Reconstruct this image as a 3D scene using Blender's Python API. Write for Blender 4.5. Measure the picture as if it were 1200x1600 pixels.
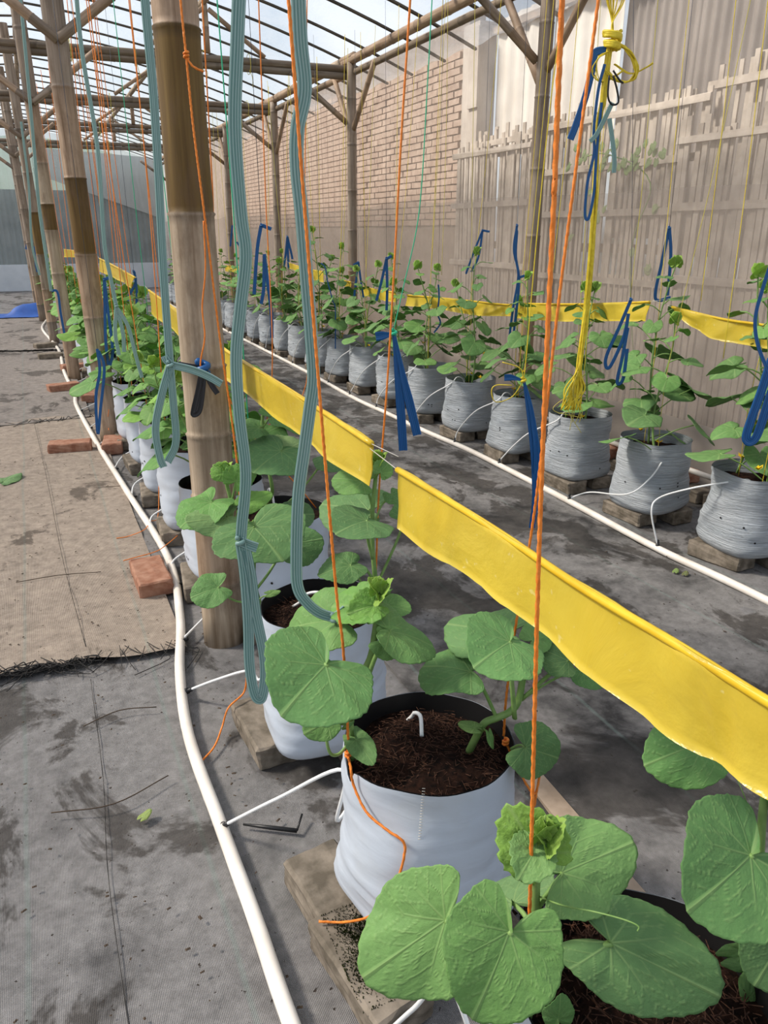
import bpy, math, random
import numpy as np
from mathutils import Vector, Matrix
for o in list(bpy.data.objects): bpy.data.objects.remove(o)
SC = bpy.context.scene; COL = SC.collection
R = math.radians
# ------------------------------------------------------------------ camera
F, VX, VY, CAMH = 1200.0, 35.0, 360.0, 1.05          # focal length in pixels, row vanishing point, eye height
PITCH = math.atan((800-VY)/F); CP, SP = math.cos(PITCH), math.sin(PITCH)
YAW = math.atan((600-VX)/F/(CP+(800-VY)/F*SP)); CT, ST = math.cos(YAW), math.sin(YAW)
cam = bpy.data.cameras.new('camera'); camo = bpy.data.objects.new('camera', cam); COL.objects.link(camo)
cam.sensor_fit = 'VERTICAL'; cam.sensor_height = 32; cam.sensor_width = 24; cam.lens = 24; cam.clip_start = .02; cam.clip_end = 200
camo.location = (0, 0, CAMH); camo.rotation_euler = (math.pi/2-PITCH, 0, -YAW); SC.camera = camo
# ------------------------------------------------------------------ sky, sun, exposure
W = bpy.data.worlds.new('sky'); SC.world = W; W.use_nodes = True
nt = W.node_tree; nt.nodes.clear()
def N(nt, t, **kw):
    n = nt.nodes.new(t)
    for k, v in kw.items():
        if k.startswith('_'): setattr(n, k[1:], v)
        else: n.inputs[k].default_value = v
    return n
sky = N(nt, 'ShaderNodeTexSky'); sky.sky_type = 'NISHITA'; sky.sun_disc = False; sky.sun_elevation = R(48); sky.sun_rotation = R(-50)
sky.air_density = 1.2; sky.dust_density = 2.5
tc = N(nt, 'ShaderNodeTexCoord'); cn = N(nt, 'ShaderNodeTexNoise', Scale=3.2, Detail=7.0, Roughness=.6)
cr = N(nt, 'ShaderNodeValToRGB'); cr.color_ramp.elements[0].position = .38; cr.color_ramp.elements[1].position = .62
sk = N(nt, 'ShaderNodeVectorMath', _operation='SCALE'); sk.inputs['Scale'].default_value = .10
mx = N(nt, 'ShaderNodeMix', _data_type='RGBA'); mx.inputs[7].default_value = (.68, .735, .81, 1)
bgd = N(nt, 'ShaderNodeBackground', Strength=1.0); wo = N(nt, 'ShaderNodeOutputWorld')
L = nt.links.new
L(tc.outputs['Generated'], cn.inputs['Vector']); L(cn.outputs[0], cr.inputs[0]); L(sky.outputs[0], sk.inputs[0])
L(cr.outputs[0], mx.inputs[0]); L(sk.outputs[0], mx.inputs[6]); L(mx.outputs[2], bgd.inputs[0]); L(bgd.outputs[0], wo.inputs[0])
sun = bpy.data.lights.new('sun', 'SUN'); sun.energy = 4.0; sun.angle = R(9); sun.color = (1, .93, .82)
suno = bpy.data.objects.new('sun', sun); COL.objects.link(suno)
suno.rotation_euler = Vector((.78, -.42, -.86)).to_track_quat('-Z', 'Y').to_euler(); suno.location = (-4, 4, 6)
SC.view_settings.view_transform = 'Standard'; SC.view_settings.look = 'None'; SC.view_settings.gamma = 1
SC.view_settings.exposure = .5
SC.cycles.max_bounces = 10; SC.cycles.transparent_max_bounces = 24; SC.cycles.transmission_bounces = 8

# ------------------------------------------------------------------ measuring helpers
def ray(px, py):
    x = (px-600)/F; y = (800-py)/F; f = CP+y*SP
    return Vector((x*CT+f*ST, -x*ST+f*CT, -SP+y*CP))
CAM = Vector((0, 0, CAMH))
def at(px, py, d): return CAM+ray(px, py)*d
def gz(px, py, z=0.0):
    r = ray(px, py); return CAM+r*((z-CAMH)/r.z)
def onx(px, py, x):
    r = ray(px, py); return CAM+r*(x/r.x)
def onv(px, py, bx, by):                       # on the upright plane through (bx, by) that faces the viewer
    r = ray(px, py); return CAM+r*((bx*ST+by*CT)/(r.x*ST+r.y*CT))
rng = random.Random(7)
def U(a, b): return rng.uniform(a, b)
def _h(ix, iy, iz):
    n = (ix*374761393+iy*668265263+iz*2147483647 % 4294967296) & 0xffffffff
    n = ((n ^ (n >> 13))*1274126177) & 0xffffffff
    return ((n ^ (n >> 16)) & 0xffff)/65535.0
def vnoise(x, y, z=0):
    x = np.asarray(x, float); y = np.asarray(y, float); z = np.zeros_like(x)+z
    x, y, z = np.broadcast_arrays(x, y, z)
    xi, yi, zi = np.floor(x).astype(np.int64), np.floor(y).astype(np.int64), np.floor(z).astype(np.int64)
    fx, fy, fz = x-xi, y-yi, z-zi
    s = lambda t: t*t*(3-2*t); fx, fy, fz = s(fx), s(fy), s(fz); out = 0
    for a in (0, 1):
        for b in (0, 1):
            for c in (0, 1):
                out = out+_h(xi+a, yi+b, zi+c)*(fx if a else 1-fx)*(fy if b else 1-fy)*(fz if c else 1-fz)
    return out-.5
def fbm(x, y, z=0, o=3):
    v = 0; a = 1.0; x = np.asarray(x, float); y = np.asarray(y, float); z = np.asarray(z, float)
    for _ in range(o): v = v+a*vnoise(x, y, z); x = x*2.03+5.1; y = y*2.03+1.7; z = z*2.03; a *= .5
    return v

# ------------------------------------------------------------------ materials
def lin(c):
    if isinstance(c, str): c = [int(c[i:i+2], 16)/255 for i in (0, 2, 4)]
    return tuple(((v/12.92) if v <= .04045 else ((v+.055)/1.055)**2.4) for v in c)+(1,)
class Mat:
    def __init__(s, name):
        s.m = bpy.data.materials.new(name); s.m.use_nodes = True; s.nt = s.m.node_tree; s.nt.nodes.clear()
        s.out = s.n('ShaderNodeOutputMaterial')
    def n(s, t, **k): return N(s.nt, t, **k)
    def l(s, a, b): s.nt.links.new(a, b)
    def obj(s, scale=(1, 1, 1)):
        t = s.n('ShaderNodeTexCoord'); mp = s.n('ShaderNodeMapping'); mp.inputs['Scale'].default_value = scale
        s.l(t.outputs['Object'], mp.inputs[0]); return mp.outputs[0]
    def geo(s, scale=(1, 1, 1)):
        t = s.n('ShaderNodeNewGeometry'); mp = s.n('ShaderNodeMapping'); mp.inputs['Scale'].default_value = scale
        s.l(t.outputs['Position'], mp.inputs[0]); return mp.outputs[0]
    def attr(s, name): return s.n('ShaderNodeAttribute', _attribute_name=name)
    def noise(s, vec, scale, detail=4, rough=.55, dist=0):
        n = s.n('ShaderNodeTexNoise', Scale=scale, Detail=detail, Roughness=rough, Distortion=dist); s.l(vec, n.inputs['Vector']); return n.outputs[0]
    def ramp(s, v, stops):
        r = s.n('ShaderNodeValToRGB'); e = r.color_ramp.elements
        while len(e) < len(stops): e.new(.5)
        for i, (p, c) in enumerate(stops): e[i].position = p; e[i].color = c if len(c) == 4 else lin(c)
        s.l(v, r.inputs[0]); return r.outputs[0]
    def mix(s, fac, a, b, blend='MIX'):
        m = s.n('ShaderNodeMix', _data_type='RGBA', _blend_type=blend)
        for v, i in ((fac, 0), (a, 6), (b, 7)):
            if hasattr(v, 'is_linked'): s.l(v, m.inputs[i])
            else: m.inputs[i].default_value = v
        return m.outputs[2]
    def bump(s, h, strength=.3, dist=.01):
        b = s.n('ShaderNodeBump', Strength=strength, Distance=dist); s.l(h, b.inputs['Height']); return b.outputs[0]
    def pbr(s, col, rough=.6, bump=None, spec=.4, **k):
        p = s.n('ShaderNodeBsdfPrincipled', Roughness=rough if not hasattr(rough, 'is_linked') else .5)
        p.inputs['Specular IOR Level'].default_value = spec
        for a, b in k.items(): p.inputs[a].default_value = b
        if hasattr(rough, 'is_linked'): s.l(rough, p.inputs['Roughness'])
        if hasattr(col, 'is_linked'): s.l(col, p.inputs['Base Color'])
        else: p.inputs['Base Color'].default_value = col
        if bump is not None: s.l(bump, p.inputs['Normal'])
        return p.outputs[0]
    def sh(s, a, b, fac):
        m = s.n('ShaderNodeMixShader')
        if hasattr(fac, 'is_linked'): s.l(fac, m.inputs[0])
        else: m.inputs[0].default_value = fac
        s.l(a, m.inputs[1]); s.l(b, m.inputs[2]); return m.outputs[0]
    def trans(s, col):
        t = s.n('ShaderNodeBsdfTranslucent')
        if hasattr(col, 'is_linked'): s.l(col, t.inputs[0])
        else: t.inputs[0].default_value = col
        return t.outputs[0]
    def clear(s, col=(1, 1, 1, 1)): t = s.n('ShaderNodeBsdfTransparent'); t.inputs[0].default_value = col; return t.outputs[0]
    def end(s, sh): s.l(sh, s.out.inputs[0]); return s.m
BK, WH = (0, 0, 0, 1), (1, 1, 1, 1)
M = {}
def simple(name, c, rough=.6, c2=None, scale=20, bstr=0, spec=.4):
    a = Mat(name); col = lin(c); b = None
    nz = a.noise(a.geo(), scale, 5)
    if c2: col = a.ramp(nz, [(.35, lin(c)), (.65, lin(c2))])
    if bstr: b = a.bump(nz, bstr, .004)
    M[name] = a.end(a.pbr(col, rough, b, spec)); return M[name]
def film(name, c, cl, lo=.35, hi=.65, scale=(1, 1, 1), nscale=3, clearcol=WH, tw=.6):
    a = Mat(name); nz = a.noise(a.geo(scale), nscale, 5, .6, .6)
    fac = a.ramp(nz, [(.3, (lo,)*3+(1,)), (.7, (hi,)*3+(1,))])
    d = a.n('ShaderNodeBsdfDiffuse'); d.inputs[0].default_value = lin(c)
    body = a.sh(d.outputs[0], a.trans(lin(c)), tw)
    M[name] = a.end(a.sh(a.clear(clearcol), body, fac)); return M[name]
film('roof_film', 'EEF2F7', .5, .16, .50, (1, .5, 1), 5, tw=.62)
film('net', 'C6BAB0', .5, .28, .38, (1, 6, .25), 3, tw=.45)
film('net_low', 'A89E97', .5, .34, .46, (1, 10, .35), 3, tw=.45)
film('skirt', 'B9AFA6', .5, .80, .90, (1, 3, 1), 3, tw=.3)
film('net_back', 'A9B3B2', .5, .3, .45, (3, 1, .5), 3, tw=.4)
film('net_green', '9FC0A6', .5, .55, .7, (3, 1, .5), 3, tw=.4)

def ground_mat(name, dustcol, dustamt, wet, base='4E4E50'):
    a = Mat(name); g = a.geo()
    big = a.noise(g, 1.1, 6, .62); mid = a.noise(g, 6, 6, .65, .4); fine = a.noise(g, 60, 4, .7)
    dust = a.ramp(a.mix(.45, big, mid), [(.5-dustamt*.32, BK), (.62-dustamt*.2, WH)])
    c = a.mix(dust, a.ramp(mid, [(.3, lin(base)), (.75, lin('5C5B5C'))]), a.ramp(fine, [(.25, lin(dustcol)), (.7, tuple(min(1, v*1.25) for v in lin(dustcol)[:3])+(1,))]))
    # woven bands with pale marker threads along the cloth
    t = a.n('ShaderNodeTexWave', Scale=1.05, Distortion=.35, Detail=1.0); t.bands_direction = 'X'; a.l(g, t.inputs[0])
    thr = a.ramp(t.outputs[1], [(.996, BK), (1, (.3,)*3+(1,))]); c = a.mix(thr, c, lin('8FA39B'))
    weave = a.n('ShaderNodeTexWave', Scale=130.0); weave.bands_direction = 'X'; a.l(g, weave.inputs[0])
    weave2 = a.n('ShaderNodeTexWave', Scale=170.0); weave2.bands_direction = 'Y'; a.l(g, weave2.inputs[0])
    wv = a.mix(.5, weave.outputs[0], weave2.outputs[0]); c = a.mix(.22, c, a.mix(1, c, wv, 'MULTIPLY'))
    w = a.noise(a.geo((1, .7, 1)), 3.4, 6, .66, .5); wf = a.ramp(w, [(.64-wet*.2, BK), (.68-wet*.2, WH)])
    c = a.mix(wf, c, a.mix(1, c, lin('A5A19D'), 'MULTIPLY'))
    gr_ = a.noise(g, 26, 8, .75); c = a.mix(1, c, a.ramp(gr_, [(.3, (.62,)*3+(1,)), (.7, (1.18,)*3+(1,))]), 'MULTIPLY'); crm = a.noise(a.geo((1, 2.2, 1)), 16, 5, .6, .4)
    speck = a.noise(g, 95, 2); sf = a.ramp(speck, [(.70, BK), (.74, WH)]); c = a.mix(sf, c, lin('3A332E'))
    rough = a.ramp(wf, [(0, (.85,)*3+(1,)), (1, (.6,)*3+(1,))])
    M[name] = a.end(a.pbr(c, rough, a.bump(a.mix(.25, a.mix(.4, crm, gr_), wv), .6, .014), .25))
ground_mat('cloth_near', '8E8B8A', .66, .55, '454445')
ground_mat('cloth_dark', '8F8B88', .34, .75, '3A3837')
ground_mat('cloth_dusty', 'AC9D8F', 1.0, .25, '6E665F')
ground_mat('cloth_dusty2', '9A918A', .9, .4, '5E5A58')
simple('earth', '8A7A66', .9, '6D5D49', 6, .5)
# bamboo: tint per internode (colour attribute) with grain along the pole
a = Mat('bamboo'); ca = a.attr('tint').outputs['Color']; u = a.attr('grain').outputs['Vector']
mp = a.n('ShaderNodeMapping'); mp.inputs['Scale'].default_value = (60, 60, 3); a.l(u, mp.inputs[0])
g1 = a.noise(mp.outputs[0], 1, 5, .6); mp2 = a.n('ShaderNodeMapping'); mp2.inputs['Scale'].default_value = (14, 14, 6); a.l(u, mp2.inputs[0])
g2 = a.noise(mp2.outputs[0], 1, 5, .65)
c = a.mix(1, ca, a.ramp(g1, [(.25, lin('A89B8C')), (.7, WH)]), 'MULTIPLY'); c = a.mix(a.ramp(g2, [(.5, BK), (.68, (.6,)*3+(1,))]), c, lin('6B5540'))
M['bamboo'] = a.end(a.pbr(c, .6, a.bump(g1, .25, .003), .35))
simple('bamboo_slat', 'CCC0B3', .7, 'A59A8E', 9, .2)
simple('roof_slat', '5E564B', .8, '453F37', 9, .2)
# bags
a = Mat('bag_white'); g = a.geo(); nz = a.noise(a.geo((1, 1, 4)), 9, 4, .5, .8); d = a.noise(g, 9, 5)
M['bag_white'] = a.end(a.sh(a.pbr(a.mix(a.ramp(d, [(.5, BK), (.8, (.5,)*3+(1,))]), lin('C6CFDC'), lin('B4B4B2')), .40, a.bump(nz, .16, .008), .4), a.trans(lin('C9D2DD')), .06))
a = Mat('bag_aged'); nz = a.noise(a.geo((1, 1, 14)), 11, 6, .65, .8); d = a.noise(a.geo((1, 1, 2)), 7, 5)
M['bag_aged'] = a.end(a.pbr(a.ramp(d, [(.3, lin('C6CBD0')), (.7, lin('A6ADB4'))]), .5, a.bump(nz, .9, .014), .35))
simple('bag_black', '1C1B1C', .45)
simple('soil', '2C1B14', .95, '0E0907', 90, 1.0, .1)
simple('fibre', '5A3A28', .9, '2E1C14', 200)
simple('brick_red', '8F6350', .95, 'A9826E', 30, .7, .1)
simple('brick_worn', '908578', .95, '635B50', 25, .9, .1)
simple('brick_wall', 'BDA898', .9, 'A68F80', 12, .5, .1)
simple('mortar', 'A8998C', .95, '95877A', 14, .4, .1)
simple('moss', '39401F', 1, '1F2413', 120, 1, 0)
simple('plaster', 'CFC5BA', .9, 'B5AAA0', 4, .2, .1)
simple('pipe', 'F0E9E0', .35, 'DCD2C6', 8, 0, .5)
simple('tube', 'EDEEEE', .3)
simple('black_plastic', '222223', .4)
simple('orange_cord', 'F38F3A', .55, 'E07822', 120, .4)
simple('yellow_cord', 'EDD63E', .45, 'D6BA28', 60)
simple('yellow_pale', 'CBBE55', .5)
simple('green_cord', '2FB98A', .5)
simple('white_cord', 'C9C4BA', .5)
simple('dark_cord', '3C4454', .5)
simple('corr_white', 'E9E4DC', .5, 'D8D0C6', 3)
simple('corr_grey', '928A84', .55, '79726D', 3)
simple('low_wall', 'DDE5EC', .8, 'CCD5DD', 3)
simple('grey_panel', 'B2B8B9', .8, '969D9F', 2)
simple('pale_panel', 'D9DDDD', .8)
simple('tarp', '2A5CB0', .45, '1E4A96', 6)
simple('wood', 'B09C88', .85, '8C7A68', 14, .3)
simple('flower', 'F2C91C', .5)
simple('stalk', '86A560', .5, '6E924A', 40)
simple('thread', '2C2A29', .9)
simple('debris', '4A3D31', .9)
def tape(name, c, c2, tr):
    a = Mat(name); u = a.attr('across').outputs['Fac']; g = a.geo((1, 1, .15)); nz = a.noise(g, 25, 4)
    w = a.n('ShaderNodeMath', _operation='MULTIPLY'); w.inputs[1].default_value = 30; a.l(u, w.inputs[0])
    s_ = a.n('ShaderNodeMath', _operation='SINE'); a.l(w.outputs[0], s_.inputs[0])
    st = a.ramp(a.mix(.5, s_.outputs[0], nz), [(.0, lin(c2)), (.42, lin(c))])
    M[name] = a.end(a.sh(a.pbr(st, .38, None, .5), a.trans(lin(c)), tr))
tape('teal_tape', 'AECBC7', '6E9995', .3); tape('blue_tape', '2470B4', '174F8C', .2); tape('black_tape', '33333A', '1C1C20', .1)
a = Mat('yellow_strip'); nz = a.noise(a.geo((1, 1, 1)), 8, 6, .6, .5); sp = a.noise(a.geo(), 70, 2)
c = a.ramp(nz, [(.3, lin('F0DC58')), (.7, lin('E8CE42'))]); c = a.mix(a.ramp(sp, [(.68, BK), (.72, WH)]), c, lin('F6E88A'))
M['yellow_strip'] = a.end(a.sh(a.pbr(c, .24, a.bump(nz, .5, .012), .55), a.trans(lin('F2D654')), .36))
simple('strip_hem', 'E6C22E', .3, 'D9AE1C', 30)
a = Mat('leaf'); oc = a.n('ShaderNodeObjectInfo').outputs['Color']; v = a.attr('vein').outputs['Fac']
t = a.n('ShaderNodeTexCoord').outputs['Object']; n1 = a.noise(t, 5, 5, .6); n2 = a.noise(t, 60, 2); vo = a.n('ShaderNodeTexVoronoi', Scale=9.0); a.l(t, vo.inputs['Vector'])
c = a.mix(1, oc, a.ramp(n1, [(.3, lin('D2DCD2')), (.7, WH)]), 'MULTIPLY')
c = a.mix(a.ramp(v, [(0, BK), (1, (.5,)*3+(1,))]), c, lin('A9C77C')); c = a.mix(a.ramp(n2, [(.68, BK), (.76, (.22,)*3+(1,))]), c, lin('BFD2B4'))
hb = a.mix(.35, n1, a.ramp(v, [(0, WH), (1, BK)]))
back = a.n('ShaderNodeNewGeometry').outputs['Backfacing']; c2 = a.mix(back, c, a.mix(.3, c, lin('A4BF88')))
M['leaf'] = a.end(a.sh(a.pbr(c2, .55, a.bump(hb, .35, .012), .22), a.trans(a.mix(1, c, lin('DDF08A'), 'MULTIPLY')), .3))

# ------------------------------------------------------------------ mesh helpers
def mesh(name, v, f, mat, smooth=True):
    me = bpy.data.meshes.new(name); me.from_pydata([tuple(p) for p in v], [], f)
    if mat: me.materials.append(M[mat])
    if smooth: me.polygons.foreach_set('use_smooth', [True]*len(me.polygons))
    me.update(); return me
def link(name, data, parent=None, loc=None):
    o = bpy.data.objects.new(name, data); COL.objects.link(o)
    if parent is not None: o.parent = parent
    if loc is not None: o.location = loc
    return o
USED = {}
def tag(o, label, cat, group=None):
    if label in USED: print('DUP LABEL', label)
    USED[label] = 1
    o['label'] = label; o['category'] = cat
    if group: o['group'] = group
    return o
def struct(o): o['kind'] = 'structure'; return o
def empty(name, loc): o = bpy.data.objects.new(name, None); COL.objects.link(o); o.location = loc; o.empty_display_size = .05; return o
class B:                                        # collects geometry for one mesh
    def __init__(s): s.v = []; s.f = []; s.attrs = {}
    def add(s, v, f, **at):
        o = len(s.v); s.v += [tuple(p) for p in v]; s.f += [tuple(i+o for i in q) for q in f]
        for k, x in at.items(): s.attrs.setdefault(k, []).extend(x)
    def box(s, lo, hi, jit=0):
        (x0, y0, z0), (x1, y1, z1) = lo, hi
        v = [(x, y, z) for x in (x0, x1) for y in (y0, y1) for z in (z0, z1)]
        if jit: v = [tuple(c+U(-jit, jit) for c in p) for p in v]
        s.add(v, [(0, 1, 3, 2), (4, 6, 7, 5), (0, 4, 5, 1), (2, 3, 7, 6), (0, 2, 6, 4), (1, 5, 7, 3)])
    def make(s, name, mat, parent=None, smooth=True, loc=None):
        me = mesh(name, s.v, s.f, mat, smooth); setattrs(me, s.attrs)
        return link(name, me, parent, loc)
def setattrs(me, at):
    for k, x in at.items():
        if k == 'tint':
            q = me.attributes.new(k, 'FLOAT_COLOR', 'POINT'); q.data.foreach_set('color', np.array(x, np.float32).ravel())
        elif k == 'grain':
            q = me.attributes.new(k, 'FLOAT_VECTOR', 'POINT'); q.data.foreach_set('vector', np.array(x, np.float32).ravel())
        else:
            q = me.attributes.new(k, 'FLOAT', 'POINT'); q.data.foreach_set('value', np.array(x, np.float32).ravel())
def smooth_path(pts, n=6):
    pts = [Vector(p) for p in pts]
    if len(pts) < 3: return [pts[0].lerp(pts[-1], i/n) for i in range(n+1)]
    P = [pts[0]*2-pts[1]]+pts+[pts[-1]*2-pts[-2]]; out = []
    for i in range(1, len(P)-2):
        a, b, c, d = P[i-1:i+3]
        for k in range(n):
            t = k/n; out.append(.5*((2*b)+(c-a)*t+(2*a-5*b+4*c-d)*t*t+(3*b-a-3*c+d)*t**3))
    out.append(pts[-1]); return out
def frames(path):
    T = [(path[min(i+1, len(path)-1)]-path[max(i-1, 0)]).normalized() for i in range(len(path))]
    n = T[0].orthogonal().normalized(); fr = []
    for t in T:
        n = (n-t*n.dot(t))
        n = n.normalized() if n.length > 1e-6 else t.orthogonal().normalized()
        fr.append((t, n, t.cross(n)))
    return fr
def tube(b, path, r, seg=6, lobes=0, twist=0, cap=True):
    path = [Vector(p) for p in path]; fr = frames(path); v = []; f = []; n = len(path); L_ = 0
    for i, p in enumerate(path):
        if i: L_ += (p-path[i-1]).length
        rr = r(i/(n-1)) if callable(r) else (r[i] if isinstance(r, (list, tuple)) else r)
        for k in range(seg):
            a_ = 2*math.pi*k/seg; q = rr*(1+(.2*math.cos(lobes*(a_-L_*twist)) if lobes else 0))
            v.append(p+(fr[i][1]*math.cos(a_)+fr[i][2]*math.sin(a_))*q)
    for i in range(n-1):
        for k in range(seg):
            k2 = (k+1) % seg; f.append((i*seg+k, i*seg+k2, (i+1)*seg+k2, (i+1)*seg+k))
    if cap: f.append(tuple(range(seg))[::-1]); f.append(tuple(range((n-1)*seg, n*seg)))
    b.add(v, f)
def band(b, path, w, nrm=None, cols=4, curl=.15, thick=.0006, wfn=None, twist=0.0):
    """a flat tape that follows a path: width w, facing nrm, a few lengthwise folds, two skins and closed rims"""
    path = [Vector(p) for p in path]; n = len(path); fr = frames(path); top = []; ac = []
    nrm = Vector(nrm) if nrm is not None else -Vector((ST, CT, 0))
    for i, p in enumerate(path):
        t = fr[i][0]; s_ = t.cross(nrm)
        if s_.length < .05: s_ = fr[i][2]
        s_.normalize(); q = s_.cross(t).normalized(); ww = w*(wfn(i/(n-1)) if wfn else 1)
        if twist:
            an = twist*math.sin(i*.35); s_, q = s_*math.cos(an)+q*math.sin(an), q*math.cos(an)-s_*math.sin(an)
        for k in range(cols+1):
            u = k/cols; top.append(p+s_*((u-.5)*ww)+q*(curl*ww*(math.cos(u*math.pi*2)*.5+(.35 if k % 2 else -.35)*min(1, cols/6)))); ac.append(u)
    m = cols+1; v = top+[x-Vector(nrm).normalized()*thick for x in top]; o = n*m; f = []
    for i in range(n-1):
        for k in range(cols):
            q4 = (i*m+k, i*m+k+1, (i+1)*m+k+1, (i+1)*m+k); f.append(q4); f.append(tuple(o+x for x in q4[::-1]))
        f.append((i*m, (i+1)*m, o+(i+1)*m, o+i*m)); e = m-1; f.append((i*m+e, o+i*m+e, o+(i+1)*m+e, (i+1)*m+e))
    b.add(v, f, across=ac+ac)
ORD = ['nearest', 'second', 'third', 'fourth', 'fifth', 'sixth', 'seventh', 'eighth', 'ninth', 'tenth', 'eleventh', 'twelfth', 'thirteenth', 'fourteenth',
       'fifteenth', 'sixteenth', 'seventeenth', 'eighteenth', 'nineteenth', 'twentieth', 'twenty-first', 'twenty-second', 'twenty-third', 'twenty-fourth', 'twenty-fifth', 'twenty-sixth']

# ================================================================== SETTING
def sheet(name, x0, x1, y0, y1, step, mat, z0=0.0, amp=.006, seed=0, edge=None):
    nx = max(2, int((x1-x0)/step)); ny = max(2, int((y1-y0)/step))
    X, Y = np.meshgrid(np.linspace(x0, x1, nx+1), np.linspace(y0, y1, ny+1))
    Z = amp*1.2*fbm(X*2.2+seed, Y*5.0, seed, 4)+amp*.55*fbm(X*9+seed*2, Y*15.0, seed, 2)+amp*.9*np.maximum(0, fbm(X*5+3, Y*9+seed, seed, 3))
    if edge is not None:                       # near edge: ragged, slightly lifted
        Y = Y+np.where(Y < y0+.35, (edge(X)-y0)*(1-(Y-y0)/.35), 0)
        Z = Z+.008*np.exp(-(np.linspace(0, y1-y0, ny+1)[:, None]/.04)**2)*(1+fbm(X*8, X*0, 3, 2))
    Z = Z+z0
    v = np.stack([X, Y, Z], -1).reshape(-1, 3); i = np.arange(ny*(nx+1)).reshape(ny, nx+1)[:, :-1].ravel()
    f = np.stack([i, i+1, i+nx+2, i+nx+1], 1).tolist()
    return mesh(name, v.tolist(), f, mat)
floor = struct(link('floor', sheet('floor', -2.6, 2.75, -1.2, 17, .035, 'cloth_near', 0, .006, 1)))
b = B(); b.box((-14, -6, -.12), (14, 26, -.03)); og = struct(b.make('ground_outside', 'earth', None, False))
o = link('ground_cloth', sheet('ground_cloth', .70, 1.845, -1.0, 16, .032, 'cloth_dark', .006, .005, 23)); tag(o, 'dark stained ground cloth with pale dust patches in right aisle', 'ground cloth')
# dusty cloth lengths laid over each other along the left aisle
cloths = []
for i, (y0, y1, x1, m_, ed, lb) in enumerate([(1.87, 4.95, .245, 'cloth_dusty', lambda X: 1.87-.08*(X+.0)+.03*fbm(X*7, X*3, 2, 2), 'dusty beige ground cloth with frayed near edge in left aisle'),
        (4.78, 8.2, .22, 'cloth_dusty2', lambda X: 4.78+.06*X+.04*fbm(X*5, X*3, 5, 2), 'dusty ground cloth of left aisle lying beyond the frayed one'),
        (7.8, 11.4, .16, 'cloth_dusty2', lambda X: 7.8-.3*X+.04*fbm(X*5, X*3, 9, 2), 'grey ground cloth of left aisle just before the blue tarpaulin')]):
    o = link('ground_cloth', sheet('ground_cloth', -2.5, x1, y0, y1, .03, m_, .007+.003*i, .007, 11+i*7, ed))
    tag(o, lb, 'ground cloth', 'ground cloth lengths of the left aisle'); cloths.append(o)
for j, (cl, ed, n) in enumerate(((cloths[0], lambda x: 1.87-.08*x, 90), (cloths[1], lambda x: 4.78+.06*x, 60), (cloths[2], lambda x: 7.8-.3*x, 30))):
    b = B()
    for k in range(n):                         # ravelled threads hanging out of the cut edge
        x = U(-.75, .24); y = ed(x)+U(-.01, .03); dx = U(-.08, .08); dy = -U(.005, .05)*(2 if rng.random() < .12 else 1)
        p = [(x, y+.02, .022), (x+dx*.5, y+dy*.5, .018), (x+dx, y+dy, .010)]
        if rng.random() < .16: p.append((x+dx+U(-.12, .12), y+dy-U(0, .1), .011))
        tube(b, smooth_path(p, 3), .0011+.0006*j, 4, cap=False)
    if j == 0:
        sb = B(); tube(sb, smooth_path([(-.09, 4.7, .0175), (-.055, 3.6, .0175), (-.03, 2.6, .0175), (.0, 1.95, .0175)], 14), .0008, 5); sb.make('seam', 'thread', cl)
        sb = B(); tube(sb, smooth_path([(-.0, 1.8, .005), (-.005, 1.4, .0055), (-.02, 1.1, .005), (-.015, .6, .005)], 14), .0007, 5); sb.make('seam', 'thread', floor)
        for k in range(46):
            x = U(-.35, .0); y = ed(x); p = [(x, y, .02)]
            for q in range(5): p.append((p[-1][0]+U(-.05, .05), y+U(-.025, .02), U(.012, .03)))
            tube(b, smooth_path(p, 3), .0015, 4, cap=False)
    o = b.make('frayed_threads', 'thread', cl); o['kind'] = 'stuff'

# roof: arched film on bamboo laths, ridge above the middle row of posts
RX = .2
def roofz(x): d = np.abs(np.asarray(x, float)-RX); return 2.76-.07*d-.06*d*d
X, Y = np.meshgrid(np.linspace(RX-2.65, RX+2.65, 67), np.linspace(-1.2, 16.6, 150))
Z = roofz(X)+.022+.012*fbm(X*2, Y*2.2, 3, 3)-.012*np.cos(Y/.45*2*np.pi)
v = np.stack([X, Y, Z], -1).reshape(-1, 3); i = np.arange(149*67).reshape(149, 67)[:, :-1].ravel()
ceil = struct(link('ceiling', mesh('ceiling', v.tolist(), np.stack([i, i+1, i+68, i+67], 1).tolist(), 'roof_film')))
b = B(); xs = np.linspace(RX-2.65, RX+2.65, 31)
vv = []
for x in xs:
    z = float(roofz(x)); vv += [(x, -.014, z-.006), (x, .014, z-.006), (x, .014, z+.006), (x, -.014, z+.006)]
ff = [(k*4+q, k*4+(q+1) % 4, k*4+4+(q+1) % 4, k*4+4+q) for k in range(30) for q in range(4)]+[(0, 1, 2, 3), (120, 123, 122, 121)]
slat = mesh('roof_slat', vv, ff, 'roof_slat', False)
for k in range(39):
    o = link('roof_slat', slat, ceil, (0, -.85+.45*k+U(-.05, .05), U(-.006, .004))); o.rotation_euler = (0, 0, U(-.012, .012))

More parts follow.
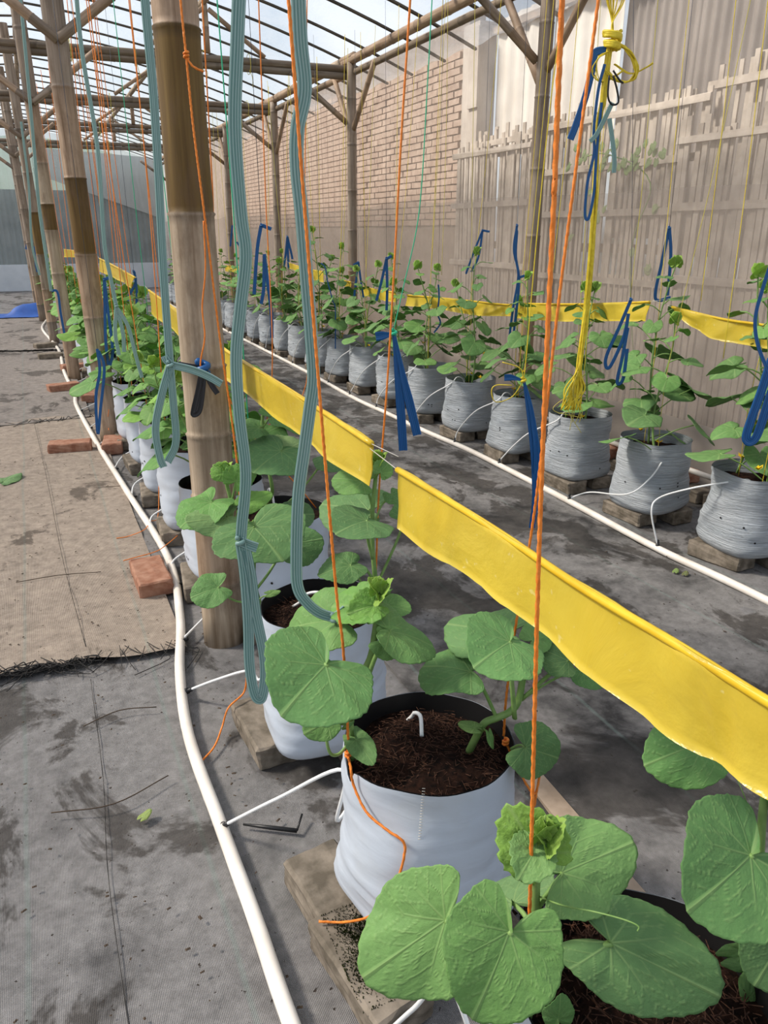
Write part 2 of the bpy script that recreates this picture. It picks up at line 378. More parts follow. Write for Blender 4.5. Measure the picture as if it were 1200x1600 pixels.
# right screen wall of insect net hung from the rail, a second curtain on its lower part and an opaque skirt at the foot
def curtain(name, x, y0, y1, z0, z1, mat, amp, seed, parent=None):
    n, m_ = int((y1-y0)/.07), 14
    Y, Zt = np.meshgrid(np.linspace(y0, y1, n+1), np.linspace(0, 1, m_+1)); Z = z0+(z1-z0)*Zt
    if name != 'wall_right': Z = Z+Zt*.04*fbm(Y*1.1, Y*0, seed, 2)
    X = x+amp*np.sin(Y*9+seed)*(1.1-Zt)+amp*1.6*fbm(Y*3, Z*.6, seed, 3)
    v = np.stack([X, Y, Z], -1).reshape(-1, 3); i = np.arange(m_*(n+1)).reshape(m_, n+1)[:, :-1].ravel()
    return link(name, mesh(name, v.tolist(), np.stack([i, i+1, i+n+2, i+n+1], 1).tolist(), mat), parent)
wr = struct(curtain('wall_right', 2.53, -.5, 16.3, .02, 2.23, 'net', .008, 1))
curtain('lower_curtain', 2.565, -.5, 16.3, .02, 1.22, 'net_low', .008, 4, wr)
curtain('skirt', 2.515, -.5, 16.3, .0, .27, 'skirt', .006, 8, wr)
struct(curtain('wall_left', RX-2.4, -.5, 16.3, .02, 2.2, 'net', .008, 12))

# back wall: low white wall, grey ribbed panels, pale sheet, green net in the gable
YB = 16.3
def gable(x0, x1, z0, y, ztop=None, n=24):
    v = []; f = []
    for k in range(n+1):
        x = x0+(x1-x0)*k/n; v += [(x, y, z0), (x, y, float(roofz(x))-.02 if ztop is None else ztop(x))]
    for k in range(n): f.append((2*k, 2*k+2, 2*k+3, 2*k+1))
    return v, f
wb = struct(link('wall_back', mesh('wall_back', *gable(RX-2.4, RX+2.35, .02, YB, None), 'net_back')))
b = B(); b.box((RX-2.4, YB-.16, 0), (RX+2.35, YB-.02, .46)); b.make('low_wall', 'low_wall', wb, False)
vp = []; fp = []; n = 300
for k in range(n+1):
    x = RX-2.4+4.75*k/n; dy = .012*math.sin(k*1.05); vp += [(x, YB+.26+dy, .4), (x, YB+.26+dy, 1.75)]
for k in range(n): fp.append((2*k, 2*k+2, 2*k+3, 2*k+1))
link('ribbed_panel', mesh('ribbed_panel', vp, fp, 'grey_panel'), wb)
b = B(); b.add([(.55, YB+.2, 1.95), (2.5, YB+.2, 1.28), (2.5, YB+.2, 2.35), (.55, YB+.2, 2.45), (.55, YB+.23, 1.95), (2.5, YB+.23, 1.28), (2.5, YB+.23, 2.35), (.55, YB+.23, 2.45)],
              [(0, 1, 2, 3), (7, 6, 5, 4), (0, 4, 5, 1), (1, 5, 6, 2), (2, 6, 7, 3), (3, 7, 4, 0)]); b.make('pale_sheet', 'pale_panel', wb, False)
link('green_net', mesh('green_net', *gable(RX-2.4, RX+2.3, 1.72, YB+.3, lambda x: float(roofz(x))-.1), 'net_green'), wb)

# ------------------------------------------------------------------ beyond the net: brick wall, pillar, corrugated sheets, bamboo fence
bw = B(); bw.box((3.63, 6.45, 0), (3.78, 17, 2.75)); bwo = bw.make('brick_wall', 'mortar', None, False)
tag(bwo, 'weathered brick wall of a building seen through the net screen', 'wall')
brm = []
for q in range(4):
    b = B(); b.box((-.012, -.097, -.0235), (.012, .097, .0235), .003); brm.append(mesh('brick', b.v, b.f, 'brick_wall', False))
nb = 0
for r_ in range(25):
    z = 1.12+r_*.058
    for k in range(14):
        y = 6.56+k*.208+(.104 if r_ % 2 else 0)
        if nb < 300 and y < 9.1: link('brick', brm[nb % 4], bwo, (3.626+U(-.006, .004), y, z)); nb += 1
rest = B()
for r_ in range(25):
    z = 1.12+r_*.058; y = 9.1
    while y < 15: rest.box((3.617, y, z-.0235), (3.635, y+.195, z+.0235)); y += .208
o = rest.make('far_bricks', 'brick_wall', bwo, False); o['kind'] = 'stuff'
b = B(); b.box((3.56, 6.16, 0), (3.72, 6.42, 2.62)); b.box((3.54, 6.14, 2.0), (3.56, 6.30, 2.58)); o = b.make('pillar', 'plaster', None, False)
tag(o, 'pale plastered pillar at the end of the brick wall outside', 'pillar')
def corr(y0, y1, z0, z1, x, mat, lb, lean=0.0, per=.075, sl=0):
    n = int((y1-y0)/per*8); v = []; f = []
    for k in range(n+1):
        y = y0+(y1-y0)*k/n; dx = .011*math.sin(2*math.pi*k/8)
        for th in (0, .0015): v += [(x+dx+th, y, z0), (x+dx+th+lean, y, z1+sl*(y-y0))]
    for k in range(n):
        a_ = 4*k; f += [(a_, a_+1, a_+5, a_+4), (a_+2, a_+6, a_+7, a_+3)]
    o = link('corrugated_sheet', mesh('corrugated_sheet', v, f, mat)); tag(o, lb, 'metal sheet', 'corrugated sheets behind the bamboo fence')
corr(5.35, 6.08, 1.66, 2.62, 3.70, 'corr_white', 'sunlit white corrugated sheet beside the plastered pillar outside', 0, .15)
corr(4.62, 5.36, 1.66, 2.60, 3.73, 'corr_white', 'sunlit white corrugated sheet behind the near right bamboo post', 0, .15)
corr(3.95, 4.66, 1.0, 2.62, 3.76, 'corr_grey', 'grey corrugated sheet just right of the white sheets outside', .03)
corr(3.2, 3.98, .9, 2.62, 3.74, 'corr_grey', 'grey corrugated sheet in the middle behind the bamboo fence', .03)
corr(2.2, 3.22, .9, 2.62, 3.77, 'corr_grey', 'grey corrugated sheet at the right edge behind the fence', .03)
b = B(); b.box((3.66, 2.0, 2.52), (3.70, 6.2, 2.57)); b.box((3.80, 2.0, .9), (3.85, 6.2, .96)); b.box((3.80, 2.0, 1.64), (3.85, 6.2, 1.70))
o = b.make('sheet_batten', 'wood', None, False); tag(o, 'wooden battens that carry the corrugated sheets outside', 'batten')
def fence(y0, y1, x, ztop, rails, lb, sp=.047, slope=0):
    e = empty('bamboo_fence', (x, y0, 0)); tag(e, lb, 'fence', 'bamboo fence panels outside the net')
    ms = []
    for q in range(5):
        w = U(.013, .02); b = B(); b.box((-.005, -w, 0), (.005, w, 1)); ms.append(mesh('slat', b.v, b.f, 'bamboo_slat', False))
    y = y0; k = 0
    while y < y1:
        s_ = link('slat', ms[rng.randrange(5)], e, (U(-.006, .006), y-y0, 0)); s_.scale = (1, 1, ztop+slope*(y-y0)+U(-.05, .05)); s_.rotation_euler = (U(-.012, .012), U(-.01, .01), 0); y += sp*U(.85, 1.2); k += 1
    for z in rails:
        b = B(); b.box((-.026, -.03, z-.019), (-.008, y1-y0+.03, z+.019), .004); b.make('fence_rail', 'bamboo_slat', e, False)
fence(4.98, 6.05, 3.32, 1.66, (1.61, 1.24, .8), 'far bamboo slat fence panel in front of the brick wall')
fence(4.45, 5.9, 3.40, 1.74, (1.68,), 'taller bamboo fence panel behind the far one, below white sheets', .05, .02)
fence(3.42, 5.0, 3.36, 1.76, (1.70, 1.42, 1.15, .75), 'middle bamboo slat fence panel with climbing weeds')
fence(2.2, 3.5, 3.30, 1.58, (1.50, 1.17, .8), 'bamboo slat fence panel at the right edge of view', .044)
fence(2.2, 3.45, 3.42, 1.84, (1.76,), 'taller bamboo fence panel behind the one at right edge', .05)

# ------------------------------------------------------------------ bamboo frame
PALE, TAN, GREY, DARK = lin('C4B29C'), lin('BDA48C'), lin('A99A8B'), lin('7A6236')
def pole(name, p0, p1, r0, r1, nodes, lb, cat, tints, group=None, seg=12):
    p0, p1 = Vector(p0), Vector(p1); ln = (p1-p0).length; t = (p1-p0)/ln; n = t.orthogonal().normalized(); bn = t.cross(n)
    sts = {0.0, ln}
    for s_ in nodes:
        for d in (-.014, -.006, 0, .005, .016):
            if 0 < s_+d < ln: sts.add(s_+d)
    k = 0
    while k*.12 < ln: sts.add(k*.12); k += 1
    S = sorted(sts); v = []; ti = []; gr = []; ph = U(0, 9); bend = U(-.006, .006)*ln/2
    for s_ in S:
        r_ = r0+(r1-r0)*s_/ln; idx = sum(1 for q in nodes if q < s_-.001); col = list(tints[min(idx, len(tints)-1)])
        for q in nodes:
            d = s_-q
            if abs(d) < .0145: r_ *= 1+(.075 if -.003 < d < .003 else (-.02 if d > .003 and d < .01 else .015)); 
            if -.0145 < d < .003: col = [c*.72 for c in col[:3]]+[1]
        c0 = p0+t*s_+n*bend*math.sin(math.pi*s_/ln)
        for j in range(seg):
            a_ = 2*math.pi*j/seg; rr = r_*(1+.02*math.sin(2*a_+ph))
            v.append(c0+(n*math.cos(a_)+bn*math.sin(a_))*rr); ti.append(col); gr.append((math.cos(a_)*r_+ph, math.sin(a_)*r_, s_))
    m_ = len(S); f = [(i*seg+j, i*seg+(j+1) % seg, (i+1)*seg+(j+1) % seg, (i+1)*seg+j) for i in range(m_-1) for j in range(seg)]
    f += [tuple(range(seg))[::-1], tuple(range((m_-1)*seg, m_*seg))]
    me = mesh(name, [q-p0 for q in v], f, 'bamboo'); setattrs(me, {'tint': ti, 'grain': gr})
    o = link(name, me, None, p0); tag(o, lb, cat, group); return o
def nd(ln, sp, st=None): 
    out = []; s_ = st if st is not None else U(.1, sp)
    while s_ < ln: out.append(s_); s_ += sp*U(.9, 1.12)
    return out
PO = 'bamboo posts of the middle row'
pole('bamboo_post', (.352, 1.87, -.02), (.354, 1.87, 2.72), .056, .04, [.2, .44, .60, .765, 1.105, 1.465, 1.8, 2.15, 2.5],
     'thick bamboo post with a long brown internode, nearest in middle row', 'post', [PALE, TAN, PALE, PALE, PALE, lin('7A6132'), TAN, TAN], PO, 20)
pole('bamboo_post', (.275, 4.2, -.02), (.255, 4.2, 2.74), .05, .046, [.35, .66, .96, 1.30, 1.68, 2.05, 2.4], 'second bamboo post of the middle row, behind the thick one', 'post',
     [PALE, PALE, TAN, lin('755C30'), TAN, GREY, GREY], PO, 16)
pole('bamboo_post', (.205, 6.2, -.02), (.165, 6.2, 2.74), .046, .042, [.4, .78, 1.07, 1.24, 1.5, 1.9, 2.3], 'third bamboo post of the middle row', 'post', [TAN, PALE, PALE, lin('755C30'), PALE, TAN, GREY], PO, 14)
pole('bamboo_post', (.14, 8.4, -.02), (.09, 8.4, 2.74), .045, .04, nd(2.7, .34), 'fourth bamboo post of the middle row', 'post', [GREY, TAN, GREY, lin('7E6535'), GREY], PO)
pole('bamboo_post', (.08, 10.5, -.02), (.02, 10.5, 2.74), .045, .04, nd(2.7, .34), 'fifth bamboo post of the middle row, far away', 'post', [GREY, TAN, GREY], PO)
pole('bamboo_post', (.05, 12.6, -.02), (.0, 12.6, 2.74), .045, .04, nd(2.7, .34), 'farthest bamboo post of the middle row', 'post', [GREY, TAN, GREY], PO)
YR = [3.6, 6.15, 8.25, 10.35, 12.5, 14.6]; YL = [4.2, 6.2, 8.4, 10.5, 12.6]; XL = [.26, .18, .11, .04, .02]
for i, y in enumerate(YR):
    w = ORD[i]
    pole('bamboo_post', (2.445-.012*i, y, -.02), (2.45, y, 2.24), .04, .035, nd(2.2, .3, .12), w+' bamboo post along the right net wall', 'post', [TAN, TAN, lin('B59E82'), GREY], 'bamboo posts along the right wall', 14)
    pole('bamboo_brace', (2.45, y-.02, 1.78), (2.46, y-.42, 2.18), .02, .02, nd(.6, .22), w+' right post knee brace leaning to the viewer under rail', 'brace', [TAN], 'knee braces of the frame', 8)
    pole('bamboo_brace', (2.46, y+.03, 1.72), (2.46, y+.40, 2.19), .021, .02, nd(.6, .22), w+' right post knee brace leaning away under rail', 'brace', [TAN], 'knee braces of the frame', 8)
    pole('bamboo_brace', (2.42, y+.03, 1.83), (1.98, y+.03, 2.15), .021, .02, nd(.6, .22), w+' right post knee brace rising towards the crossbeam', 'brace', [TAN, GREY], 'knee braces of the frame', 8)
RA = 'long bamboo rails along the right wall'
for i, (a_, e_) in enumerate(((-.6, 6.3), (6.1, 11.2), (11.0, 16.2))):
    pole('bamboo_rail', (2.455, a_, 2.27), (2.45, e_, 2.255), .036, .032, nd(e_-a_, .42), ('near', 'middle', 'far')[i]+' length of the thick upper rail along right wall', 'rail', [TAN, PALE, lin('BFA57F'), TAN], RA)
    pole('bamboo_rail', (2.475, a_, 2.185), (2.47, e_, 2.175), .024, .022, nd(e_-a_, .38), ('near', 'middle', 'far')[i]+' length of the thin lower rail along right wall', 'rail', [GREY, TAN, lin('8B7C69')], RA, 10)
for i, y in enumerate(YR[:5]):
    yl, xl = YL[i], XL[i]; w = ORD[i]; e = (y-yl)*1.0
    x0 = RX-2.25
    for up, z in ((1, 2.215), (0, 2.165)):
        pole('bamboo_beam', (x0, yl-(y-yl)+.05+.06, z), (2.44, y+.06, z-.01), .026, .026, nd(4.6, .36), ('upper' if up else 'lower')+' pole of the '+w+' crossbeam under the roof', 'beam', [GREY, TAN, GREY, lin('8E8274')], 'crossbeam poles', 10)
    kx = 1.38; ky = yl+(y-yl)*.55+.06
    pole('bamboo_king_post', (kx, ky, 2.235), (kx, ky, 2.535), .023, .022, [.16], w+' short king post standing on the crossbeam at right', 'post', [TAN, PALE], 'king posts', 10)
    pole('bamboo_brace', (kx+.02, ky-.03, 2.50), (kx+.42, ky, 2.24), .017, .016, [.2], w+' king post strut sloping down to the right', 'brace', [TAN], 'king post struts', 8)
    pole('bamboo_brace', (kx-.02, ky-.03, 2.50), (kx-.42, ky, 2.24), .017, .016, [.2], w+' king post strut sloping down to the left', 'brace', [TAN], 'king post struts', 8)
    for s_ in (-1, 1):
        pole('bamboo_brace', (xl+.0*s_, yl-.055, 1.84), (xl+s_*.46, yl+.0, 2.20), .022, .021, nd(.6, .2), w+' middle post knee brace rising to the '+('right' if s_ > 0 else 'left'), 'brace', [GREY, TAN], 'knee braces of the frame', 8)
    pole('bamboo_king_post', (RX*2-kx-.1, yl, 2.235), (RX*2-kx-.1, yl, 2.52), .023, .022, [.16], w+' short king post standing on the crossbeam at left', 'post', [TAN, PALE], 'king posts', 10)
for i, (x, z, lb) in enumerate(((1.38, 2.555, 'bamboo purlin resting on the right king posts'), (RX, 2.70, 'bamboo ridge pole above the middle posts'), (-1.08, 2.535, 'bamboo purlin resting on the left king posts'))):
    pole('bamboo_purlin', (x, -.8, z), (x, 16, z), .025, .024, nd(16.5, .4), lb, 'purlin', [TAN, GREY, PALE], 'lengthwise roof poles', 10)

# ================================================================== GROW BAGS AND BRICKS
def bag_meshes(r, h, seed, mat, soil_drop, wr, seg=44, nz=22, notch=None, inner='bag_black'):
    th = np.linspace(0, 2*np.pi, seg, endpoint=False); rim = .010*fbm(np.cos(th)*1.6+seed, np.sin(th)*1.6, seed, 2)
    V = []; Fc = []
    for i in range(nz+1):
        t = i/nz; ex = 2+3.2*max(0, 1-t*1.9)**1.2
        sq = (np.abs(np.cos(th))**ex+np.abs(np.sin(th))**ex)**(-1/ex)
        prof = (.87+.13*min(1, t/.10)**.5)*(1+.025*math.sin(math.pi*min(1, t*1.1)))*(1-.0*t)
        rr = r*prof*(1+(sq-1)*.75)+wr*fbm(th*1.5+seed, np.full_like(th, t*26), seed, 3)*(1-.5*t)*min(1, t*6)+wr*1.3*vnoise(np.cos(th)*1.3+seed, np.sin(th)*1.3+t*3, seed)
        z = h*t+rim*t**3
        if notch is not None: z = z-.035*np.exp(-((((th-notch+np.pi) % (2*np.pi))-np.pi)/.10)**2)*t**8
        for k in range(seg): V.append((rr[k]*math.cos(th[k]), rr[k]*math.sin(th[k]), z[k]))
    for i in range(nz):
        for k in range(seg): Fc.append((i*seg+k, i*seg+(k+1) % seg, (i+1)*seg+(k+1) % seg, (i+1)*seg+k))
    Fc.append(tuple(range(seg))[::-1])
    top = [Vector(p) for p in V[-seg:]]
    outer = mesh('bag_wall', V, Fc, mat)
    LV = []
    for q in range(5):
        u = q/4
        for p in top: LV.append((p.x*(.985-.03*u), p.y*(.985-.03*u), p.z*(1-u)+(h-soil_drop-.02)*u+.0006))
    lin_ = mesh('lining', LV, [(q*seg+k, (q+1)*seg+k, (q+1)*seg+(k+1) % seg, q*seg+(k+1) % seg) for q in range(4) for k in range(seg)], inner)
    SV = [(0, 0, h-soil_drop+.004)]; ns = 10
    for q in range(1, ns+1):
        u = q/ns; fx = np.array([p.x*.965*u for p in top]); fy = np.array([p.y*.965*u for p in top])
        zz = h-soil_drop+.016*fbm(fx*18+seed, fy*18, seed, 3)+.004*(1-u)
        SV += [(fx[k], fy[k], zz[k]) for k in range(seg)]
    SF = [(0, 1+k, 1+(k+1) % seg) for k in range(seg)]+[(1+q*seg+k, 1+(q+1)*seg+k, 1+(q+1)*seg+(k+1) % seg, 1+q*seg+(k+1) % seg) for q in range(ns-1) for k in range(seg)]
    so = mesh('soil', SV, SF, 'soil')
    hb = B()                                    # punched drain holes
    for k in range(9):
        kk = rng.randrange(seg); i = rng.choice((4, 5, 9, 10)); p = Vector(V[i*seg+kk]); n = Vector((p.x, p.y, 0)).normalized(); s_ = Vector((-n.y, n.x, 0)); c0 = p+n*.0012
        hb.add([c0+(s_*math.cos(q)+Vector((0, 0, 1))*math.sin(q))*.0035-n*(.0 if q else 0) for q in [j*math.pi/4 for j in range(8)]], [tuple(range(8))])
    ho = mesh('drain_hole', hb.v, hb.f, 'bag_black', False)
    return outer, lin_, so, ho
def put_bag(ms, loc, rz, lb, grp, chips=0, r=.12, h=.285, drop=.03):
    e = empty('grow_bag', loc); e.rotation_euler = (0, 0, rz); tag(e, lb, 'grow bag', grp)
    link('bag_wall', ms[0], e); link('lining', ms[1], e); s_ = link('soil', ms[2], e); o = link('drain_hole', ms[3], e)
    if chips:
        b = B()
        for k in range(chips):
            a_ = U(0, 6.28); rr = r*.92*math.sqrt(rng.random()); ln = U(.003, .009); d = U(0, 6.28); p = Vector((rr*math.cos(a_), rr*math.sin(a_), h-drop+U(.0, .010)))
            q = Vector((math.cos(d), math.sin(d), U(-.5, .6)))*ln; w = Vector((-math.sin(d), math.cos(d), 0))*.0007
            b.add([p-q-w, p-q+w, p+q+w*.4, p+q-w*.4, p+Vector((0, 0, .0012))], [(0, 1, 4), (1, 2, 4), (2, 3, 4), (3, 0, 4)])
        o = b.make('soil_fibres', 'fibre', s_, False); o['kind'] = 'stuff'
    return e
def brick_mesh(l, w, h, mat, seed):
    n = 6; b = B(); lw = (l/2, w/2, h/2)                # bevelled, chipped block
    import bmesh
    bm = bmesh.new(); bmesh.ops.create_cube(bm, size=1)
    for v in bm.verts: v.co = Vector((v.co.x*l, v.co.y*w, v.co.z*h))+Vector((U(-.004, .004), U(-.004, .004), U(-.002, .002)))
    bmesh.ops.bevel(bm, geom=list(bm.edges), offset=.005, segments=1, affect='EDGES')
    bmesh.ops.subdivide_edges(bm, edges=[e for e in bm.edges if e.calc_length() > .03], cuts=4, use_grid_fill=True)
    for v in bm.verts: v.co += Vector((U(-1, 1), U(-1, 1), U(-1, 1)))*.0015
    me = bpy.data.meshes.new('brick'); bm.to_mesh(me); bm.free(); me.materials.append(M[mat]); return me
worn = [brick_mesh(.2, .098, .055, 'brick_worn', i) for i in range(5)]; red = [brick_mesh(.205, .1, .055, 'brick_red', i) for i in range(3)]
def brick(me, x, y, rz, lb, grp=None, z=.0275, rx=0):
    o = link('brick', me, None, (x, y, z)); o.rotation_euler = (rx, 0, rz); tag(o, lb, 'brick', grp); return o
NL, NR = 25, 24
LX = lambda k: .535 if k == 3 else .447+(.02 if k == 0 else 0)-.004*max(0, k-4)
LY = lambda k: (.405, .845, 1.325, 1.90)[k] if k < 4 else 1.325+.455*(k-2)
RXX = lambda k: 2.075-.004*k
RY = lambda k: 1.70+.455*k
lsets = [bag_meshes(.124, .285, 3+i*5, 'bag_white', .03, .007) for i in range(5)]
near0 = bag_meshes(.128, .285, 31, 'bag_white', .035, .006, 64, 30); near1 = bag_meshes(.127, .285, 47, 'bag_white', .03, .006, 64, 30, notch=R(172)); near2 = bag_meshes(.124, .285, 58, 'bag_white', .03, .007, 64, 30)
for k in range(NL):
    ms = (near0, near1, near2)[k] if k < 3 else lsets[k % 5]
    put_bag(ms, (LX(k), LY(k), .055), (.0, .12, -.1)[k] if k < 3 else U(-.3, .3), ORD[k]+' white grow bag of the left row, beside the curved pipe', 'white grow bags of the left row', (900, 900, 500)[k] if k < 3 else 0)
    for s_, nm in ((-1, 'aisle side'), (1, 'far side')):
        sx = -.075 if s_ < 0 else .075
        if k == 1 and s_ < 0: x, y, rz = .315, .905, R(97)
        elif k == 2 and s_ < 0: x, y, rz = .335, 1.395, R(93)
        else: x, y, rz = LX(k)+sx-.02, LY(k)+U(-.02, .02), R(90)+U(-.12, .12)
        if s_ > 0: brick(worn[(k*2+1) % 5], x, y-.05*(k == 1), rz, nm+' brick under the '+ORD[k]+' bag of the left row', 'bricks under the left bags')
        else: brick(worn[(k*2) % 5], x, y, rz, nm+' worn brick under the '+ORD[k]+' bag of the left row', 'bricks under the left bags')
# moss and a second small brick at the nearest bags
brick(worn[3], .318, .775, R(100), 'mossy brick in front of the bag with orange cord loop')
b = B()
for k in range(3600):
    x, y = .318+rng.gauss(.005, .022), .775+rng.gauss(.01, .038); x = min(max(x, .274), .364); y = min(max(y, .69), .862)
    b.add([(x, y, .0545), (x+.0022, y+.001, .0545), (x+.001, y+.0022, .0545), (x+U(-.0015, .0025), y+U(-.0015, .0025), .0545+U(.001, .005))], [(0, 1, 3), (1, 2, 3), (2, 0, 3)])
o = b.make('moss_patch', 'moss', None, False); tag(o, 'dark green moss growing on the brick by the orange cord', 'moss'); o['kind'] = 'stuff'
rsets = [bag_meshes(.129, .265, 70+i*3, 'bag_aged', .045, .010, inner='bag_aged') for i in range(6)]
for k in range(NR):
    put_bag(rsets[k % 6], (RXX(k), RY(k), .055), U(-.4, .4), ORD[k]+' wrinkled grey-white grow bag of the right row', 'aged grow bags of the right row')
    for s_, nm in ((-1, 'pipe side'), (1, 'wall side')):
        brick(worn[(k*2+(s_ > 0)) % 5], RXX(k)+s_*.07, RY(k)+U(-.03, .03), R(90)+U(-.15, .15), nm+' brick under the '+ORD[k]+' bag of the right row', 'bricks under the right bags')
# loose bricks
brick(red[0], .218, 2.305, R(92), 'loose red brick touching the left pipe near the thick post')
brick(red[1], .068, 4.06, R(-9), 'loose red brick lying across the left aisle')
brick(red[2], .272, 4.02, R(82), 'red brick right of the left pipe by the second post')
for i, (x, y, rz, lb) in enumerate(((.11, 5.75, 12, 'far loose brick left of the pipe, flat'), (.26, 5.35, 80, 'loose brick right of the pipe beyond second post'), (.23, 6.6, 10, 'broken brick beside the third post'),
        (.07, 7.3, 5, 'pale brick at the aisle edge beyond third post'), (.05, 8.0, 20, 'small grey brick at aisle edge near fourth post'), (.30, 4.75, 85, 'dark brick behind the second post'))):
    brick((red+worn)[i], x, y, R(rz), lb)
# kerb of bricks along the foot of the right wall
ke = empty('brick_kerb', (2.40, 1.2, 0)); tag(ke, 'rough brick kerb along the foot of the right net wall', 'kerb')
for k in range(44):
    for lv in (0, 1):
        if lv == 1 and k % 7 == 4: continue
        o = link('brick', (worn+red)[rng.randrange(8) if lv else rng.randrange(5)], ke, (U(-.012, .012), k*.215+lv*.1, .0275+.055*lv)); o.rotation_euler = (0, 0, R(90)+U(-.08, .08))
brick(red[1], 2.36, 3.72, R(60), 'red brick tilted on the kerb behind the fifth right bag', None, .135, .3)
brick(red[0], 2.37, 4.42, R(75), 'red brick tilted on the kerb behind the seventh right bag', None, .14, .4)

# ================================================================== PIPES AND DRIP TUBES
def pipe(pts, r, lb, mat='pipe', n=8, seg=14):
    b = B(); tube(b, smooth_path(pts, n), r, seg); o = b.make('irrigation_pipe', mat); tag(o, lb, 'pipe', 'white irrigation pipes'); return o
pl = [(455, 1600), (400, 1440), (345, 1290), (295, 1150), (281, 1050), (281, 960), (262, 870), (200, 770), (150, 690), (120, 635), (116, 615), (100, 580), (94, 552)]
PL = [gz(x, y, .018) for x, y in pl]; PL = [Vector((.20, .3, .012))]+PL; PL += [Vector((.13, 8.2, .018)), Vector((.05, 9.6, .018)), Vector((.12, 10.8, .018)), Vector((.0, 12.6, .018))]
lp = pipe(PL, .0125, 'curved white pipe along the left row of bags')
PR = [Vector((1.86, .4, .012))]+[gz(x, y, .012) for x, y in [(1200, 939), (1027, 857), (900, 789), (804, 739), (730, 702), (667, 675), (603, 645), (553, 622), (483, 583), (400, 540)]]+[Vector((1.9, 9, .012)), Vector((1.86, 11, .012)), Vector((1.88, 14, .012))]
rp = pipe(PR, .0125, 'long white pipe in front of the right row of bags')
pipe([Vector((2.372, .8, .122)), Vector((2.375, 2.0, .124)), Vector((2.372, 2.6, .123)), Vector((2.378, 3.4, .124)), Vector((2.375, 5.0, .123)), Vector((2.375, 8.5, .124))], .011, 'white pipe on the kerb behind the right row of bags')
def near_on(path, y):
    return min(smooth_path(path, 10), key=lambda p: abs(p.y-y))
def drip(pts, start, d, lb, grp, r=.0032):
    e = empty('drip_tube', start); tag(e, lb, 'tube', grp)
    b = B(); tube(b, [p-start for p in smooth_path(pts, 8)], r, 8); b.make('hose', 'tube', e)
    b = B(); d = d.normalized(); tube(b, [-d*.004, d*.006, d*.006, d*.016, d*.022], [.0075, .0075, .005, .005, .0042], 10); b.make('connector', 'black_plastic', e)
# nearest three bags of the left row
for k, (c0, c1) in enumerate((((600, 1618), (700, 1535)), ((347, 1291), (536, 1203)), ((291, 1080), (386, 1050)))):
    s_ = gz(*c0, .022); m_ = [at(700, 1535, .88), at(536, 1203, 1.2), at(388, 1048, 1.72)][k]
    x, y = LX(k), LY(k); hook = [[(862, 1412, .80), (880, 1400, .81), (905, 1397, .81), (918, 1408, .80)], [(641, 1122, 1.235), (648, 1114, 1.22), (657, 1120, 1.195), (659, 1150, 1.165)], [(470, 940, 1.58), (480, 928, 1.59), (500, 926, 1.57), (512, 938, 1.56)]][k]
    hp = [at(*q) for q in hook]
    drip([s_, s_.lerp(m_, .5)+Vector((0, 0, .004)), m_, Vector((x-.10, y+.13, .12)), Vector((hp[0].x-.02, max(hp[0].y, y+.135), .25))]+hp, s_, m_-s_, 'white drip tube running from the left pipe to the '+ORD[k]+' bag', 'drip tubes of the left row')
for k in range(3, 15):
    s_ = near_on(PL, LY(k)-.02)+Vector((0, 0, .004)); x, y = LX(k), LY(k)
    drip([s_, Vector((x-.15, y+.15, .03)), Vector((x-.06, y+.165, .09)), Vector((x, y+.15, .27)), Vector((x, y+.12, .36)), Vector((x, y+.08, .355)), Vector((x, y+.06, .3))], s_, Vector((1, .2, .1)), 'white drip tube running from the left pipe to the '+ORD[k]+' bag', 'drip tubes of the left row')
for k in range(0, 18):
    x, y = RXX(k), RY(k); s_ = near_on(PR, y+(.18, .21, .3)[min(k, 2)]+.02*(k % 3))+Vector((0, 0, .01))
    rim = [Vector((x-.135, y-.02, .30)), Vector((x-.09, y-.01, .33)), Vector((x-.05, y, .315)), Vector((x-.03, y, .27))]
    if k == 0: pts = [s_, onv(1018, 800, s_.x+.02, s_.y), onv(1030, 778, s_.x+.04, s_.y), at(1080, 763, 2.50), at(1140, 753, 2.45), at(1170, 750, 2.45), Vector((x-.02, y, .26))]
    elif k == 1: pts = [s_, onv(902, 774, s_.x, s_.y), onv(925, 769, s_.x+.02, s_.y-.01), at(980, 772, 2.80), at(1015, 748, 2.78), at(1038, 715, 2.80), at(1043, 698, 2.86), Vector((x-.02, y, .26))]
    else: a_ = s_+Vector((.01, -.015, .035+.03*(k % 2))); pts = [s_, a_, a_.lerp(rim[0], .5)+Vector((-.01, 0, .025)), rim[0], rim[1], rim[2], rim[3]]
    drip(pts, s_, Vector((0, .1, 1)), 'white drip tube arching from the right pipe to its '+ORD[k]+' bag', 'drip tubes of the right row', .003)

